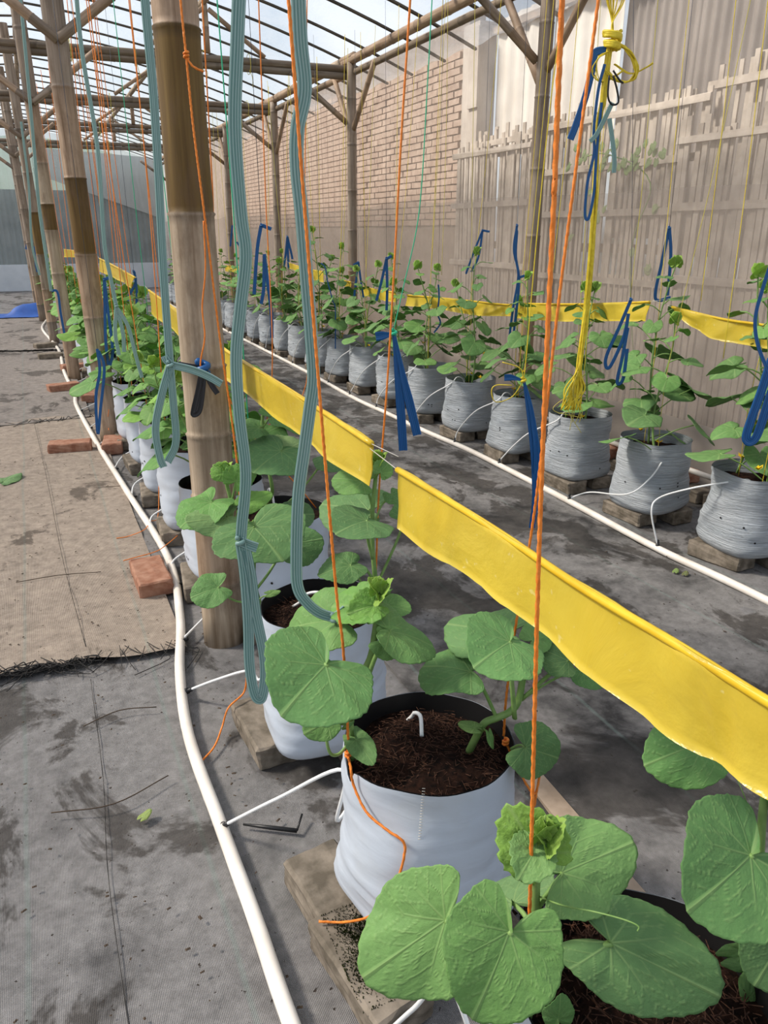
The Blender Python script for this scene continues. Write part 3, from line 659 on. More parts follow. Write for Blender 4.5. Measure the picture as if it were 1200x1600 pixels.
# ================================================================== YELLOW STICKY STRIPS
def strip(top, bot, lb, grp, wav=.004):
    """top / bot edges as 3D points; the strip is a doubled film folded over a string along the top"""
    tp, bt = smooth_path(top, 14), smooth_path(bot, 14); n = len(tp); m_ = 8; v = []; f = []; ph = U(0, 6)
    for i in range(n):
        for j in range(m_+1):
            u = j/m_; p = tp[i].lerp(bt[i], u); w = wav*(math.sin(i*.55+ph)*u+.8*math.sin(i*.21+u*3+ph))+wav*1.2*float(vnoise(i*.4+ph, u*3))
            p = p+Vector((w, 0, 0)); 
            if j == m_: p.z += .003*float(vnoise(i*.8+ph, 3.3))
            v.append(p)
    o = n*(m_+1)
    for i in range(n):
        for j in range(m_+1): q = v[i*(m_+1)+j]; v.append(q+Vector((.0022*math.cos(j/m_*1.3), 0, 0)))
    M1 = m_+1
    for i in range(n-1):
        for j in range(m_):
            q4 = (i*M1+j, i*M1+j+1, (i+1)*M1+j+1, (i+1)*M1+j); f.append(q4); f.append(tuple(o+x for x in q4[::-1]))
        for j in (0, m_): f.append((i*M1+j, (i+1)*M1+j, o+(i+1)*M1+j, o+i*M1+j))
    for i in (0, n-1):
        for j in range(m_): f.append((i*M1+j, i*M1+j+1, o+i*M1+j+1, o+i*M1+j))
    c = tp[0]; e = empty('sticky_strip', c); tag(e, lb, 'insect trap', grp)
    me = mesh('film', [p-c for p in v], f, 'yellow_strip'); link('film', me, e)
    b = B(); hem = [p-c+Vector((.001, 0, -.004)) for p in tp]; tube(b, hem, .0045, 8); b.make('folded_hem', 'strip_hem', e)
    b = B(); d0 = (tp[0]-tp[1]).normalized(); d1 = (tp[-1]-tp[-2]).normalized()
    tube(b, [tp[0]-c+d0*.10+Vector((0, 0, .004))]+hem+[tp[-1]-c+d1*.10+Vector((0, 0, .004))], .0007, 5); b.make('string', 'white_cord', e)
    return e
XS = .45
def sx(x, pts): return [onx(px, py, x) for px, py in pts]
LS, RS = 'yellow strips above the left row', 'yellow strips above the right row'
strip(sx(XS, [(620, 730), (760, 815), (900, 908), (1060, 1003), (1200, 1090)])+[Vector((XS, .20, .735))], sx(XS, [(619, 826), (740, 910), (900, 1037), (1060, 1160), (1203, 1253)])+[Vector((XS, .19, .645))], 'large yellow sticky strip in the foreground at right', LS, .003)
strip(sx(XS, [(580, 690), (460, 612), (345, 540), (285, 490), (232, 452)]), sx(XS, [(575, 760), (460, 676), (350, 590), (285, 530), (236, 490)]), 'yellow sticky strip passing behind the thick bamboo post', LS)
strip(sx(.42, [(210, 432), (185, 418), (155, 403)]), sx(.42, [(205, 450), (185, 438), (157, 424)]), 'short yellow sticky strip between the second post and thick post', LS)
strip(sx(.36, [(126, 392), (100, 389)]), sx(.36, [(126, 402), (100, 402)]), 'farthest yellow sticky strip of left row, behind second post', LS)
RXS = 2.1
strip([Vector((RXS, 1.25, .76))]+sx(RXS, [(1200, 507), (1130, 497), (1050, 478)]), [Vector((RXS, 1.25, .69))]+sx(RXS, [(1200, 545), (1110, 527), (1054, 492)]), 'crumpled yellow sticky strip at the right edge of view', RS, .006)
strip(sx(RXS, [(1015, 470), (950, 473), (880, 474), (808, 473)]), sx(RXS, [(1008, 502), (940, 502), (870, 502), (806, 497)]), 'yellow sticky strip right of the near right bamboo post', RS, .006)
strip(sx(RXS, [(800, 475), (780, 474), (715, 467), (636, 460)]), sx(RXS, [(798, 494), (745, 493), (690, 484), (634, 478)]), 'long yellow sticky strip left of the near right bamboo post', RS, .005)
strip(sx(RXS, [(617, 456), (590, 452), (562, 446)]), sx(RXS, [(617, 472), (590, 468), (566, 461)]), 'yellow sticky strip behind the blue tapes of the right row', RS, .005)
strip(sx(RXS, [(548, 440), (531, 436)]), sx(RXS, [(548, 449), (531, 446)]), 'small yellow sticky strip left of the second right post', RS)
strip(sx(RXS, [(506, 424), (488, 421)]), sx(RXS, [(506, 441), (488, 438)]), 'small yellow sticky strip right of the waving teal tape', RS)
strip(sx(RXS, [(470, 417), (452, 410)]), sx(RXS, [(470, 425), (452, 420)]), 'small yellow sticky strip left of the right teal tape', RS)
strip(sx(RXS, [(385, 418), (352, 414)]), sx(RXS, [(385, 427), (352, 424)]), 'farthest visible yellow sticky strip of the right row', RS)

# a line of perforations pressed into the second bag's film
def on_bag(px, py, k, r):
    rr = ray(px, py); ox, oy = -LX(k), -LY(k); a_ = rr.x**2+rr.y**2; h_ = rr.x*ox+rr.y*oy; q = h_*h_-a_*(ox*ox+oy*oy-r*r)
    t = (-h_-math.sqrt(max(0, q)))/a_; return CAM+rr*t
bag1 = [o for o in bpy.data.objects if o.name == 'grow_bag.001'][0]; b = B()
for k in range(22):
    p = on_bag(662-.35*k, 1232+4.4*k, 1, .1295); tube(b, [p+Vector((-.0018, .001, 0)), p+Vector((.0018, -.001, 0))], .0005, 4)
o = b.make('perforation', 'white_cord', bag1); o.matrix_parent_inverse = (Matrix.Translation(bag1.location)@Matrix.Rotation(bag1.rotation_euler.z, 4, 'Z')).inverted()

# ================================================================== MELON PLANTS
TT = np.array([0, 25, 50, 75, 100, 120, 134, 144, 154, 166, 180.]); RT = np.array([.88, .83, .71, .60, .545, .525, .50, .43, .24, .06, .02])
VE = [0, 40, -40, 78, -78, 118, -118, 152, -152]
def leaf_mesh(seed, nr, ns, curl=.16, fold=.12, young=0):
    rg = random.Random(seed); th = np.linspace(-180, 180, ns+1); ph = [rg.uniform(0, 6.3) for _ in range(6)]; tr = np.radians(th)
    bw_ = np.interp(np.abs(th), TT, RT)*(1+.035*np.cos(tr*5)*np.clip((170-np.abs(th))/40, 0, 1)+.02*np.sin(tr*2+ph[0])+.02*np.sin(tr*3+ph[1]))
    bw_ = bw_*(1+(.04 if young else .010)*(np.sin(tr*(19 if young else 27)+ph[2])+.6*np.sin(tr*(31 if young else 47)+ph[3]))*np.clip((172-np.abs(th))/20, 0, 1))
    V = []; A = []
    for i in range(nr+1):
        s_ = (i/nr)**.85
        rr = bw_*s_+.0; x = rr*np.sin(tr); y = rr*np.cos(tr)
        v = np.zeros(ns+1)
        for a_ in VE:
            ar = math.radians(a_); dx, dy = math.sin(ar), math.cos(ar); al = x*dx+y*dy; pe = np.abs(x*dy-y*dx)
            w = .016*np.clip(1-al/.95, .25, 1); v = np.maximum(v, np.where(al > -.01, np.clip(1-pe/w, 0, 1), 0))
            if abs(a_) < 130:                    # side veins
                for q in (.22, .40, .58):
                    for sd in (-1, 1):
                        br = ar+sd*math.radians(42); ex, ey = math.sin(br), math.cos(br); ox, oy = dx*q, dy*q
                        al2 = (x-ox)*ex+(y-oy)*ey; pe2 = np.abs((x-ox)*ey-(y-oy)*ex); v = np.maximum(v, np.where((al2 > 0) & (al2 < .34), .6*np.clip(1-pe2/.010, 0, 1), 0))
        nv = np.min(np.abs(((th[None, :]-np.array(VE)[:, None]+180) % 360)-180), 0)/20.0     # 0 on a vein, 1 between
        z = -curl*(x*x+.75*y*y)*1.1+fold*np.abs(x)*.6+(.03 if young else .016)*np.clip(nv, 0, 1)*np.minimum(1, s_*1.6)
        z = z+s_**2*(.045*np.sin(tr*3+ph[4])+.028*np.sin(tr*5+ph[5]))+(.028 if young else .008)*fbm(x*7+seed, y*7, seed, 2)
        z = z-.035*(1-s_)**3
        V += list(zip(x.tolist(), y.tolist(), z.tolist())); A += v.tolist()
    m_ = ns+1; Fc = [(i*m_+k, (i+1)*m_+k, (i+1)*m_+k+1, i*m_+k+1) for i in range(nr) for k in range(ns)]
    # a thin second skin closes the blade
    n0 = len(V); V += [(x, y, z-.006) for x, y, z in V]; A += A
    Fc += [tuple(n0+q for q in t[::-1]) for t in Fc]
    Fc += [(nr*m_+k, n0+nr*m_+k, n0+nr*m_+k+1, nr*m_+k+1) for k in range(ns)]
    me = mesh('leaf', V, Fc, 'leaf'); setattrs(me, {'vein': A}); return me
HI = [leaf_mesh(10+i, 26, 150, (.10, .2, .28, .05)[i], (.10, .05, .2, -.05)[i]) for i in range(4)]
MID = [leaf_mesh(30+i, 10, 60, .12+.08*(i % 3), .05+.06*(i % 3)) for i in range(5)]
LO = [leaf_mesh(50+i, 4, 26, .12+.1*(i % 3), .06*(i % 4)) for i in range(5)]
YNG = [leaf_mesh(70+i, 14, 76, .1, .35, 1) for i in range(2)]
YLO = [leaf_mesh(80, 5, 30, .1, .35, 1)]
GREEN = dict(dark='3F7A4A', mid='5C9A55', light='78AE5F', pale='8DBB7A', bright='86C13E', young='C2DE55', grey='7FA886')
def setcol(o, c):
    q = list(lin(GREEN.get(c, c))); j = U(.9, 1.1); o.color = (q[0]*j*.75, q[1]*j*.86, q[2]*j*.54, 1)
def leaf(plant, base, tip, nrm, me, col, wf=1.0, frm=None, sr=.0032, name='leaf'):
    base, tip = Vector(base), Vector(tip); y = tip-base; ln = y.length; y.normalize(); n = Vector(nrm); n = (n-y*n.dot(y)).normalized(); x = y.cross(n); sc = ln/.88
    o = link(name, me, plant); mw = Matrix.Translation(base)@Matrix((x*sc*wf, y*sc, n*sc)).transposed().to_4x4()
    o.matrix_local = Matrix.Translation(-plant.location)@mw; setcol(o, col)
    if frm is not None:
        frm = Vector(frm); mid = (frm+base)/2+Vector((0, 0, .10))*(base-frm).length+Vector((U(-1, 1), U(-1, 1), 0))*.05*(base-frm).length
        b = B(); tube(b, [p-base for p in smooth_path([frm, mid, base+n*-.002], 5)], lambda t: sr*(1-.25*t), 7)
        s_ = b.make('leaf_stalk', 'stalk', o); s_.matrix_local = mw.inverted()@Matrix.Translation(base)
    return o
def shoot(plant, p, sz, hi=True, up=(0, 0, 1), col='young', nm='shoot_tip'):
    b = B(); vs = []; up = Vector(up).normalized(); src = (YNG if hi else YLO); A = []
    for k in range(6 if hi else 4):
        a_ = k*2.4+U(-.3, .3); t = .9-.12*k; out = Vector((math.cos(a_), math.sin(a_), 0)); y = (out*(.6-.1*k)+up*(.8+.15*k)).normalized(); n = (up-y*up.dot(y)*.8-out*.6); n = (n-y*n.dot(y)).normalized(); x = y.cross(n); me = src[k % len(src)]; s_ = sz*t/.88
        o0 = len(b.v); b.add([p-plant.location+(x*v.co.x+y*v.co.y+n*v.co.z)*s_+up*(.1*sz*k) for v in me.vertices], [tuple(f.vertices) for f in me.polygons], vein=[d.value for d in me.attributes['vein'].data])
    o = b.make(nm, 'leaf', plant); setcol(o, col); return o
def stemtube(plant, pts, r0, r1, name='stem', mat='stalk'):
    b = B(); sp = smooth_path(pts, 6); tube(b, [p-plant.location for p in sp], lambda t: r0+(r1-r0)*t, 9); return b.make(name, mat, plant)
def tendril(plant, p, d, ln, r=.0008):
    p = Vector(p); d = Vector(d).normalized(); s_ = d.cross(Vector((0, 0, 1))); pts = [p+d*ln*t+Vector((0, 0, .25*ln*math.sin(t*2.5)))+s_*(.05*ln*math.sin(t*9)) for t in [i/8 for i in range(9)]]
    stemtube(plant, pts, r, r*.6, 'tendril')
UPN = Vector((0, 0, 1)); TOC = -Vector((ST, CT, 0))           # towards the viewer
def nrm(u=1.0, c=.6, s_=0.0): return UPN*u+TOC*c+Vector((CT, -ST, 0))*s_
PG = 'melon plants of the left row'
def plant(lb, base, grp): e = empty('melon_plant', base); tag(e, lb, 'plant', grp); return e
A3 = at
# --- plant in the nearest bag, aisle side
p0 = gz(822, 1592, .305); P = plant('young melon plant at bottom centre with the closest broad leaves', p0, PG)
stemtube(P, [p0, A3(828, 1560, .745), A3(835, 1480, .73), A3(836, 1400, .715), A3(840, 1340, .70)], .0056, .0042)
leaf(P, A3(797, 1457, .655), A3(742, 1598, .64), nrm(1, 1.25, .1), HI[0], 'light', 1.02, A3(832, 1560, .74), .0035)
leaf(P, A3(694, 1440, .73), A3(572, 1524, .75), nrm(1, 1.1, -.2), HI[3], 'pale', .85, A3(832, 1535, .74), .0035)
leaf(P, A3(800, 1408, .78), A3(752, 1372, .84), nrm(1, .5, 0), HI[1], 'grey', 1.3, A3(834, 1470, .73), .0028)
leaf(P, A3(880, 1363, .725), A3(986, 1318, .76), nrm(1, .9, -.1), HI[3], 'pale', .8, A3(837, 1420, .72), .003)
leaf(P, A3(956, 1474, .71), A3(1133, 1560, .69), nrm(1, 1.0, .0), HI[1], '45804C', .66, A3(828, 1592, .75), .0048)
leaf(P, A3(842, 1332, .70), A3(795, 1262, .70), nrm(.6, 1.2, -.3), YNG[0], 'A8D24A', 1.0, A3(840, 1345, .70), .002)
leaf(P, A3(838, 1325, .69), A3(812, 1372, .67), nrm(.8, 1.0, -.3), YNG[1], 'pale', 1.0)
shoot(P, A3(850, 1318, .695), .032)
stemtube(P, [A3(840, 1400, .715), A3(880, 1415, .69), A3(930, 1425, .675), A3(975, 1437, .665), A3(997, 1447, .66), A3(996, 1455, .66)], .0009, .0006, 'tendril', 'stalk')
leaf(P, A3(872, 1595, .72), A3(878, 1565, .70), nrm(.4, 1.2), HI[1], 'mid', .6, A3(868, 1640, .74), .002)
# --- plant in the nearest bag, far side
p0 = gz(1172, 1542, .305); P = plant('melon plant at the lower right edge with a big round leaf', p0, PG)
stemtube(P, [p0, A3(1178, 1500, .80), A3(1187, 1450, .80), A3(1185, 1400, .79), A3(1188, 1330, .78), A3(1193, 1260, .77), A3(1205, 1180, .76), A3(1218, 1090, .76)], .005, .004)
leaf(P, A3(1176, 1336, .735), A3(1088, 1420, .70), nrm(1, 1.25, -.15), HI[0], '4F8F52', 1.15, A3(1187, 1420, .795), .0032)
leaf(P, A3(1102, 1158, .92), A3(1014, 1190, .90), nrm(1, .8, -.2), HI[2], 'mid', .85, A3(1180, 1235, .775), .003)
leaf(P, A3(1230, 1440, .75), A3(1192, 1545, .73), nrm(.6, 1.2, .2), HI[1], '45804C', 1.0, A3(1185, 1400, .79), .003)
leaf(P, A3(1235, 1225, .76), A3(1290, 1290, .76), nrm(1, 1, .2), HI[0], 'mid', 1.0, A3(1193, 1260, .77), .003)
for q in ((1128, 1505, 1165, 1525), (1165, 1520, 1170, 1575), (1120, 1490, 1160, 1500)):
    leaf(P, A3(q[2], q[3]-15, .79), A3(q[0], q[1], .78), nrm(.4, 1), MID[0], 'pale', .35, A3(1180, 1500, .80), .002)
tendril(P, A3(1188, 1330, .78), (-.2, .3, .6), .08)
# --- plant in the second bag, aisle side (with the heart-shaped leaf)
p0 = gz(549, 1185, .315); P = plant('melon plant on the orange-tied corner of the second left bag', p0, PG)
stemtube(P, [p0, A3(549, 1150, 1.115), A3(545, 1110, 1.11), A3(556, 1070, 1.10), A3(578, 1030, 1.09), A3(586, 990, 1.08), A3(590, 955, 1.07), A3(592, 925, 1.065)], .0062, .0045)
leaf(P, A3(510, 1037, .99), A3(444, 1108, .93), nrm(1, 1.35, -.15), HI[0], '5E9A63', 1.32, A3(545, 1108, 1.11), .0042)
leaf(P, A3(610, 984, 1.05), A3(685, 1000, 1.09), nrm(1, .25, .1), HI[2], '74AC68', 1.0, A3(562, 1100, 1.10), .0038)
leaf(P, A3(600, 1002, 1.05), A3(640, 1018, 1.07), nrm(.6, 1.2, .1), HI[1], 'pale', .8, A3(583, 1020, 1.09), .002)
leaf(P, A3(525, 968, 1.10), A3(440, 976, 1.15), nrm(1, .7, -.3), HI[2], '7FB46A', .85, A3(540, 1000, 1.09), .003)
leaf(P, A3(580, 948, 1.07), A3(520, 945, 1.10), nrm(1, .4, -.1), YNG[0], '7DBB4E', 1.0, A3(588, 975, 1.08), .0028)
leaf(P, A3(586, 945, 1.06), A3(545, 958, 1.05), nrm(.9, .9, 0), YNG[1], 'bright', 1.0)
shoot(P, A3(592, 932, 1.06), .034)
leaf(P, A3(512, 1128, 1.08), A3(476, 1146, 1.07), nrm(.7, 1.0, -.2), MID[1], 'light', 1.0, None)
stemtube(P, [A3(546, 1160, 1.12), A3(530, 1178, 1.11), A3(517, 1178, 1.10), A3(511, 1160, 1.09), A3(510, 1136, 1.085)], .0026, .0022, 'leaf_stalk', 'stalk')
leaf(P, A3(556, 1154, 1.10), A3(582, 1190, 1.07), nrm(.8, 1.2, .3), HI[1], '6B9E66', .62, A3(549, 1155, 1.115), .002)
leaf(P, A3(538, 1133, 1.10), A3(553, 1126, 1.11), nrm(.7, 1, 0), MID[0], 'mid', .6, A3(548, 1140, 1.11), .0015)
# --- plant in the second bag, far side
p0 = gz(733, 1174, .315); P = plant('melon plant with bent stem in the second left bag', p0, PG)
stemtube(P, [p0, A3(745, 1150, 1.125), A3(757, 1130, 1.115), A3(775, 1122, 1.11), A3(797, 1112, 1.105), A3(810, 1095, 1.10), A3(816, 1065, 1.09), A3(822, 1035, 1.08), A3(830, 1010, 1.07)], .0058, .0048)
leaf(P, A3(735, 1047, 1.09), A3(657, 1030, 1.14), nrm(1, .4, .1), HI[2], '4F8E50', .95, A3(775, 1122, 1.11), .003)
leaf(P, A3(798, 1001, 1.02), A3(745, 1035, .98), nrm(1, .6, .0), HI[0], '6CA66A', 1.3, A3(800, 1108, 1.10), .0035)
leaf(P, A3(790, 985, 1.10), A3(702, 978, 1.18), nrm(1, .4, 0), HI[3], '6DA374', .8, A3(816, 1060, 1.09), .003)
leaf(P, A3(888, 1032, 1.05), A3(845, 1012, 1.07), nrm(.8, 1.0, .3), HI[1], '3E7848', 1.0, A3(815, 1093, 1.10), .0032)
leaf(P, A3(910, 1045, 1.08), A3(942, 1070, 1.06), nrm(.8, 1.0, .3), HI[1], 'mid', 1.0, A3(815, 1093, 1.10), .002)
leaf(P, A3(822, 1168, 1.08), A3(878, 1186, 1.10), nrm(.8, 1.1, .2), HI[1], '4A8450', .95, A3(800, 1170, 1.13), .0024)
leaf(P, A3(742, 1137, 1.10), A3(716, 1130, 1.11), nrm(1, .8, 0), MID[1], '7FA05A', .55, A3(752, 1137, 1.11), .002)
leaf(P, A3(765, 1148, 1.10), A3(772, 1170, 1.10), nrm(.6, 1, .5), MID[1], 'light', .4, A3(757, 1140, 1.11), .002)
leaf(P, A3(832, 1000, 1.06), A3(860, 980, 1.08), nrm(1, 1, .0), HI[3], 'light', .9, A3(825, 1030, 1.08), .002)
# --- tall plant in the third bag, far side
p0 = gz(598, 965, .315); P = plant('tall slender melon plant in the third left bag, between two strips', p0, PG)
stemtube(P, [p0, A3(590, 930, 1.50), A3(586, 900, 1.49), A3(582, 850, 1.47), A3(582, 800, 1.45), A3(586, 755, 1.43), A3(589, 728, 1.42)], .0055, .0036)
leaf(P, A3(574, 812, 1.40), A3(527, 826, 1.35), nrm(1, .4, -.1), HI[0], '4C8756', 1.3, A3(582, 870, 1.475), .003)
leaf(P, A3(548, 882, 1.42), A3(498, 893, 1.40), nrm(1, .35, -.1), HI[1], '4C8950', 1.0, A3(583, 905, 1.49), .003)
leaf(P, A3(575, 795, 1.50), A3(505, 790, 1.56), nrm(1, .5, 0), HI[3], '6FA276', .9, A3(582, 830, 1.46), .0025)
leaf(P, A3(566, 752, 1.42), A3(518, 742, 1.44), nrm(1, .8, 0), HI[2], '6AA84E', .8, A3(582, 795, 1.45), .0025)
leaf(P, A3(612, 772, 1.44), A3(628, 785, 1.42), nrm(1, 1, .2), HI[3], 'mid', .9, A3(584, 820, 1.45), .002)
leaf(P, A3(595, 738, 1.40), A3(608, 722, 1.41), nrm(.8, 1.1, .2), YNG[1], 'light', 1.1, A3(588, 745, 1.42), .002)
shoot(P, A3(589, 728, 1.42), .036)
stemtube(P, [A3(588, 915, 1.495), A3(600, 890, 1.49), A3(618, 850, 1.48), A3(632, 815, 1.47)], .003, .0026, 'side_stem', 'stalk')
leaf(P, A3(634, 810, 1.47), A3(668, 790, 1.50), nrm(1, .8, .1), HI[3], 'mid', 1.0)
stemtube(P, [A3(590, 925, 1.5), A3(570, 918, 1.51), A3(558, 895, 1.50), A3(556, 880, 1.5)], .002, .0016, 'tendril', 'stalk')
leaf(P, A3(605, 945, 1.46), A3(640, 952, 1.44), nrm(1, .8, .1), HI[2], 'light', .8, A3(592, 940, 1.5), .002)
# --- plant in the third bag, aisle side, reaching over to the post
p0 = gz(408, 950, .315); P = plant('melon plant of the third left bag with leaf behind teal loop', p0, PG)
stemtube(P, [p0, A3(400, 925, 1.56), A3(396, 900, 1.55), A3(398, 860, 1.53), A3(402, 835, 1.52)], .0055, .004)
leaf(P, A3(397, 822, 1.42), A3(440, 868, 1.37), nrm(1, .55, .1), HI[0], '4E8C58', 1.45, A3(398, 870, 1.53), .0032)
leaf(P, A3(452, 850, 1.54), A3(503, 843, 1.58), nrm(1, 1.0, .1), HI[3], '558F5B', 1.0, None)
stemtube(P, [A3(397, 925, 1.56), A3(420, 895, 1.55), A3(440, 862, 1.545)], .003, .0026, 'leaf_stalk', 'stalk')
leaf(P, A3(341, 917, 1.52), A3(298, 931, 1.50), nrm(.9, .9, -.2), HI[2], '6FA66A', 1.0, None)
stemtube(P, [A3(400, 940, 1.56), A3(372, 940, 1.545), A3(352, 930, 1.53), A3(341, 917, 1.52)], .0022, .002, 'leaf_stalk', 'stalk')
leaf(P, A3(420, 928, 1.53), A3(438, 924, 1.53), nrm(1, .8, 0), MID[0], '7FA85A', .5, A3(405, 940, 1.55), .002)
shoot(P, A3(404, 832, 1.52), .03)
# --- plant by the post (fourth bag)
p0 = gz(352, 838, .30); P = plant('bright young melon plant in front of the thick post', p0, PG)
stemtube(P, [p0+Vector((0, 0, .0)), A3(362, 805, 1.72), A3(360, 780, 1.71), A3(355, 760, 1.70), A3(352, 742, 1.69)], .005, .004)
leaf(P, A3(330, 783, 1.68), A3(280, 815, 1.62), nrm(1, .5, -.2), HI[2], '6FAE5C', .95, A3(360, 815, 1.72), .003)
leaf(P, A3(355, 806, 1.66), A3(292, 818, 1.60), nrm(1, .5, 0), HI[3], '9CBF94', .8, A3(362, 815, 1.72), .0025)
leaf(P, A3(368, 752, 1.68), A3(382, 727, 1.68), nrm(.6, 1.2, .2), YNG[0], '72B13A', 1.2, A3(362, 790, 1.715), .0025)
leaf(P, A3(348, 740, 1.68), A3(332, 728, 1.68), nrm(.6, 1.2, -.2), YNG[1], '8CC63C', 1.2, A3(355, 755, 1.70), .002)
leaf(P, A3(383, 787, 1.68), A3(425, 768, 1.70), nrm(1, .8, .1), HI[2], 'bright', .6, A3(362, 800, 1.72), .0024)
shoot(P, A3(352, 738, 1.69), .03)
# --- plant of the fourth bag, far side
p0 = gz(412, 800, .30); P = plant('melon plant right of the thick post with pale folded leaf', p0, PG)
stemtube(P, [p0, A3(425, 770, 2.02), A3(420, 735, 2.0), A3(414, 700, 1.98), A3(410, 665, 1.95), A3(412, 630, 1.94)], .0055, .004)
leaf(P, A3(440, 703, 1.93), A3(398, 730, 1.86), nrm(1, 1.0, -.1), HI[1], '5C9468', 1.1, A3(418, 735, 2.0), .003)
leaf(P, A3(438, 708, 1.95), A3(470, 692, 1.98), nrm(.9, 1.0, .2), HI[3], 'B9CDA6', 1.2, None)
leaf(P, A3(452, 806, 1.95), A3(492, 800, 1.98), nrm(1, .9, .1), HI[1], '477E55', 1.0, None)
stemtube(P, [A3(418, 810, 2.03), A3(450, 785, 2.0), A3(475, 760, 1.98), A3(510, 715, 1.95)], .003, .0026, 'side_stem', 'stalk')
leaf(P, A3(510, 712, 1.95), A3(535, 728, 1.92), nrm(1, .9, .1), HI[1], '4C8456', 1.1, None)
leaf(P, A3(405, 668, 1.94), A3(372, 668, 1.92), nrm(1, .7, -.2), HI[2], '55914F', 1.0, A3(412, 690, 1.97), .0025)
leaf(P, A3(425, 650, 1.93), A3(455, 640, 1.97), nrm(1, .7, .2), HI[3], 'mid', 1.0, A3(411, 668, 1.95), .0025)
shoot(P, A3(412, 628, 1.94), .035)

# --- templates for the rest of the two rows: copied whole, each plant a thing of its own
def make_template(name, seed, height, nl, big, lo, bright, loc, lean=(0, 0), flowers=0, first=False, scale_top=.35):
    rg = random.Random(seed); P = empty('melon_plant', loc); base = Vector(loc)
    pts = [base+Vector((lean[0]*t+.025*math.sin(t*5+seed), lean[1]*t+.025*math.cos(t*4+seed), height*t)) for t in [i/6 for i in range(7)]]
    b = B(); sp = smooth_path(pts, 4); tube(b, [p-base for p in sp], lambda t: .005-.0025*t, 6)
    for k in range(nl):
        t = .08+.86*k/(nl-1); p = sp[int(t*(len(sp)-1))]; an = k*2.4+rg.uniform(-.5, .5)+seed; szz = big*(1-(1-scale_top)*max(0, t-.35)/.65)*rg.uniform(.8, 1.15); el = rg.uniform(.2, .9)
        d = Vector((math.cos(an), math.sin(an), 0)); q = p+d*szz*rg.uniform(.55, .95)+UPN*szz*el*.7
        tube(b, [v_-base for v_ in smooth_path([p, p.lerp(q, .5)+UPN*.01, q], 3)], .0024, 5)
        tipd = (d*.8+UPN*rg.uniform(-.55, .05)+Vector((rg.uniform(-.4, .4), rg.uniform(-.4, .4), 0))).normalized()
        n = UPN*1.0+d*.25+Vector((rg.uniform(-.35, .35), rg.uniform(-.35, .35), 0))+TOC*.15
        c = rg.choice(bright if t > .3 else bright[:3])
        leaf(P, q, q+tipd*szz*.62, n, (LO if lo else MID)[k % 5], c, rg.uniform(.95, 1.2))
    b.make('stem', 'stalk', P)
    shoot(P, sp[-1], big*.32, False)
    for k in range(flowers):
        p = sp[int((.12+.13*k)*(len(sp)-1))]+Vector((rg.uniform(-.05, .05), rg.uniform(-.05, .02), rg.uniform(0, .03))); fb = B()
        for q in range(5):
            a_ = q*1.2566; o_ = Vector((math.cos(a_), math.sin(a_)*.6, .7+.2*math.sin(a_))); s_ = o_.cross(UPN).normalized(); c0 = p-base
            fb.add([c0, c0+o_*.010+s_*.006, c0+o_*.019, c0+o_*.010-s_*.006, c0+o_*.010+UPN*.002], [(0, 1, 4), (1, 2, 4), (2, 3, 4), (3, 0, 4)])
        fb.make('flower', 'flower', P)
    return P
LC = ['74B04E', '84BE4E', '66A450', '98CC42', 'A4D648', '7AB258']; RC = ['629860', '6EA464', '7AAE6A', '82B86C', '90C462', '6FA46A']
tl = [make_template('L', 3+i*11, (.32, .40, .36, .44)[i], (15, 17, 16, 18)[i], .145, False, LC, (0, 0, -5), (0, 0)) for i in range(4)]
tr_ = [make_template('R', 5+i*7, (.58, .66, .5, .72, .6)[i], (14, 15, 13, 16, 14)[i], .145, False, RC, (0, 0, -5), (-.02+.02*i, .03*(i-2)), 1+i % 2) for i in range(5)]
tlo = [make_template('F', 90+i, (.36, .62)[i], 15, .145, True, (LC, RC)[i], (0, 0, -5)) for i in range(2)]
def put_plant(tp, loc, rz, sc, lb, grp):
    r_ = tp.copy(); COL.objects.link(r_); r_.location = loc; r_.rotation_euler = (0, 0, rz); r_.scale = (sc,)*3; tag(r_, lb, 'plant', grp)
    for ch in tp.children:
        c = ch.copy(); COL.objects.link(c); c.parent = r_; c.matrix_parent_inverse = ch.matrix_parent_inverse
        if ch.name.startswith('leaf'): j = U(.88, 1.12); c.color = (ch.color[0]*j, ch.color[1]*j, ch.color[2]*j*U(.8, 1.1), 1)
ZS_L, ZS_R = .308, .272
for k in range(4, NL):
    for s_, nm in ((-1, 'aisle side'), (1, 'far side')):
        if k > 14 and s_ > 0: continue
        tp = tlo[0] if k > 11 else tl[(k*2+(s_ > 0)) % 4]
        put_plant(tp, (LX(k)+s_*.075, LY(k)+U(-.04, .04), ZS_L), U(0, 6.28), U(.85, 1.12)*(1.15 if k > 14 else 1), 'leafy melon plant in the '+ORD[k]+' bag of the left row, '+nm, PG)
RG = 'melon plants of the right row'
for k in range(NR):
    for s_ in ((-1, 1) if k < 12 else (1,)):
        tp = tlo[1] if k > 11 else tr_[(k*2+(s_ > 0)) % 5]
        put_plant(tp, (RXX(k)+.04*s_-.02, RY(k)+s_*.08, ZS_R), U(0, 6.28), U(.88, 1.08)*(1.0 if s_ < 0 else .92), 'climbing melon plant in the '+ORD[k]+' bag of the right row, '+('nearer' if s_ < 0 else 'farther')+' stem', RG)
for tp in tl+tr_+tlo:
    for ch in list(tp.children): bpy.data.objects.remove(ch)
    bpy.data.objects.remove(tp)

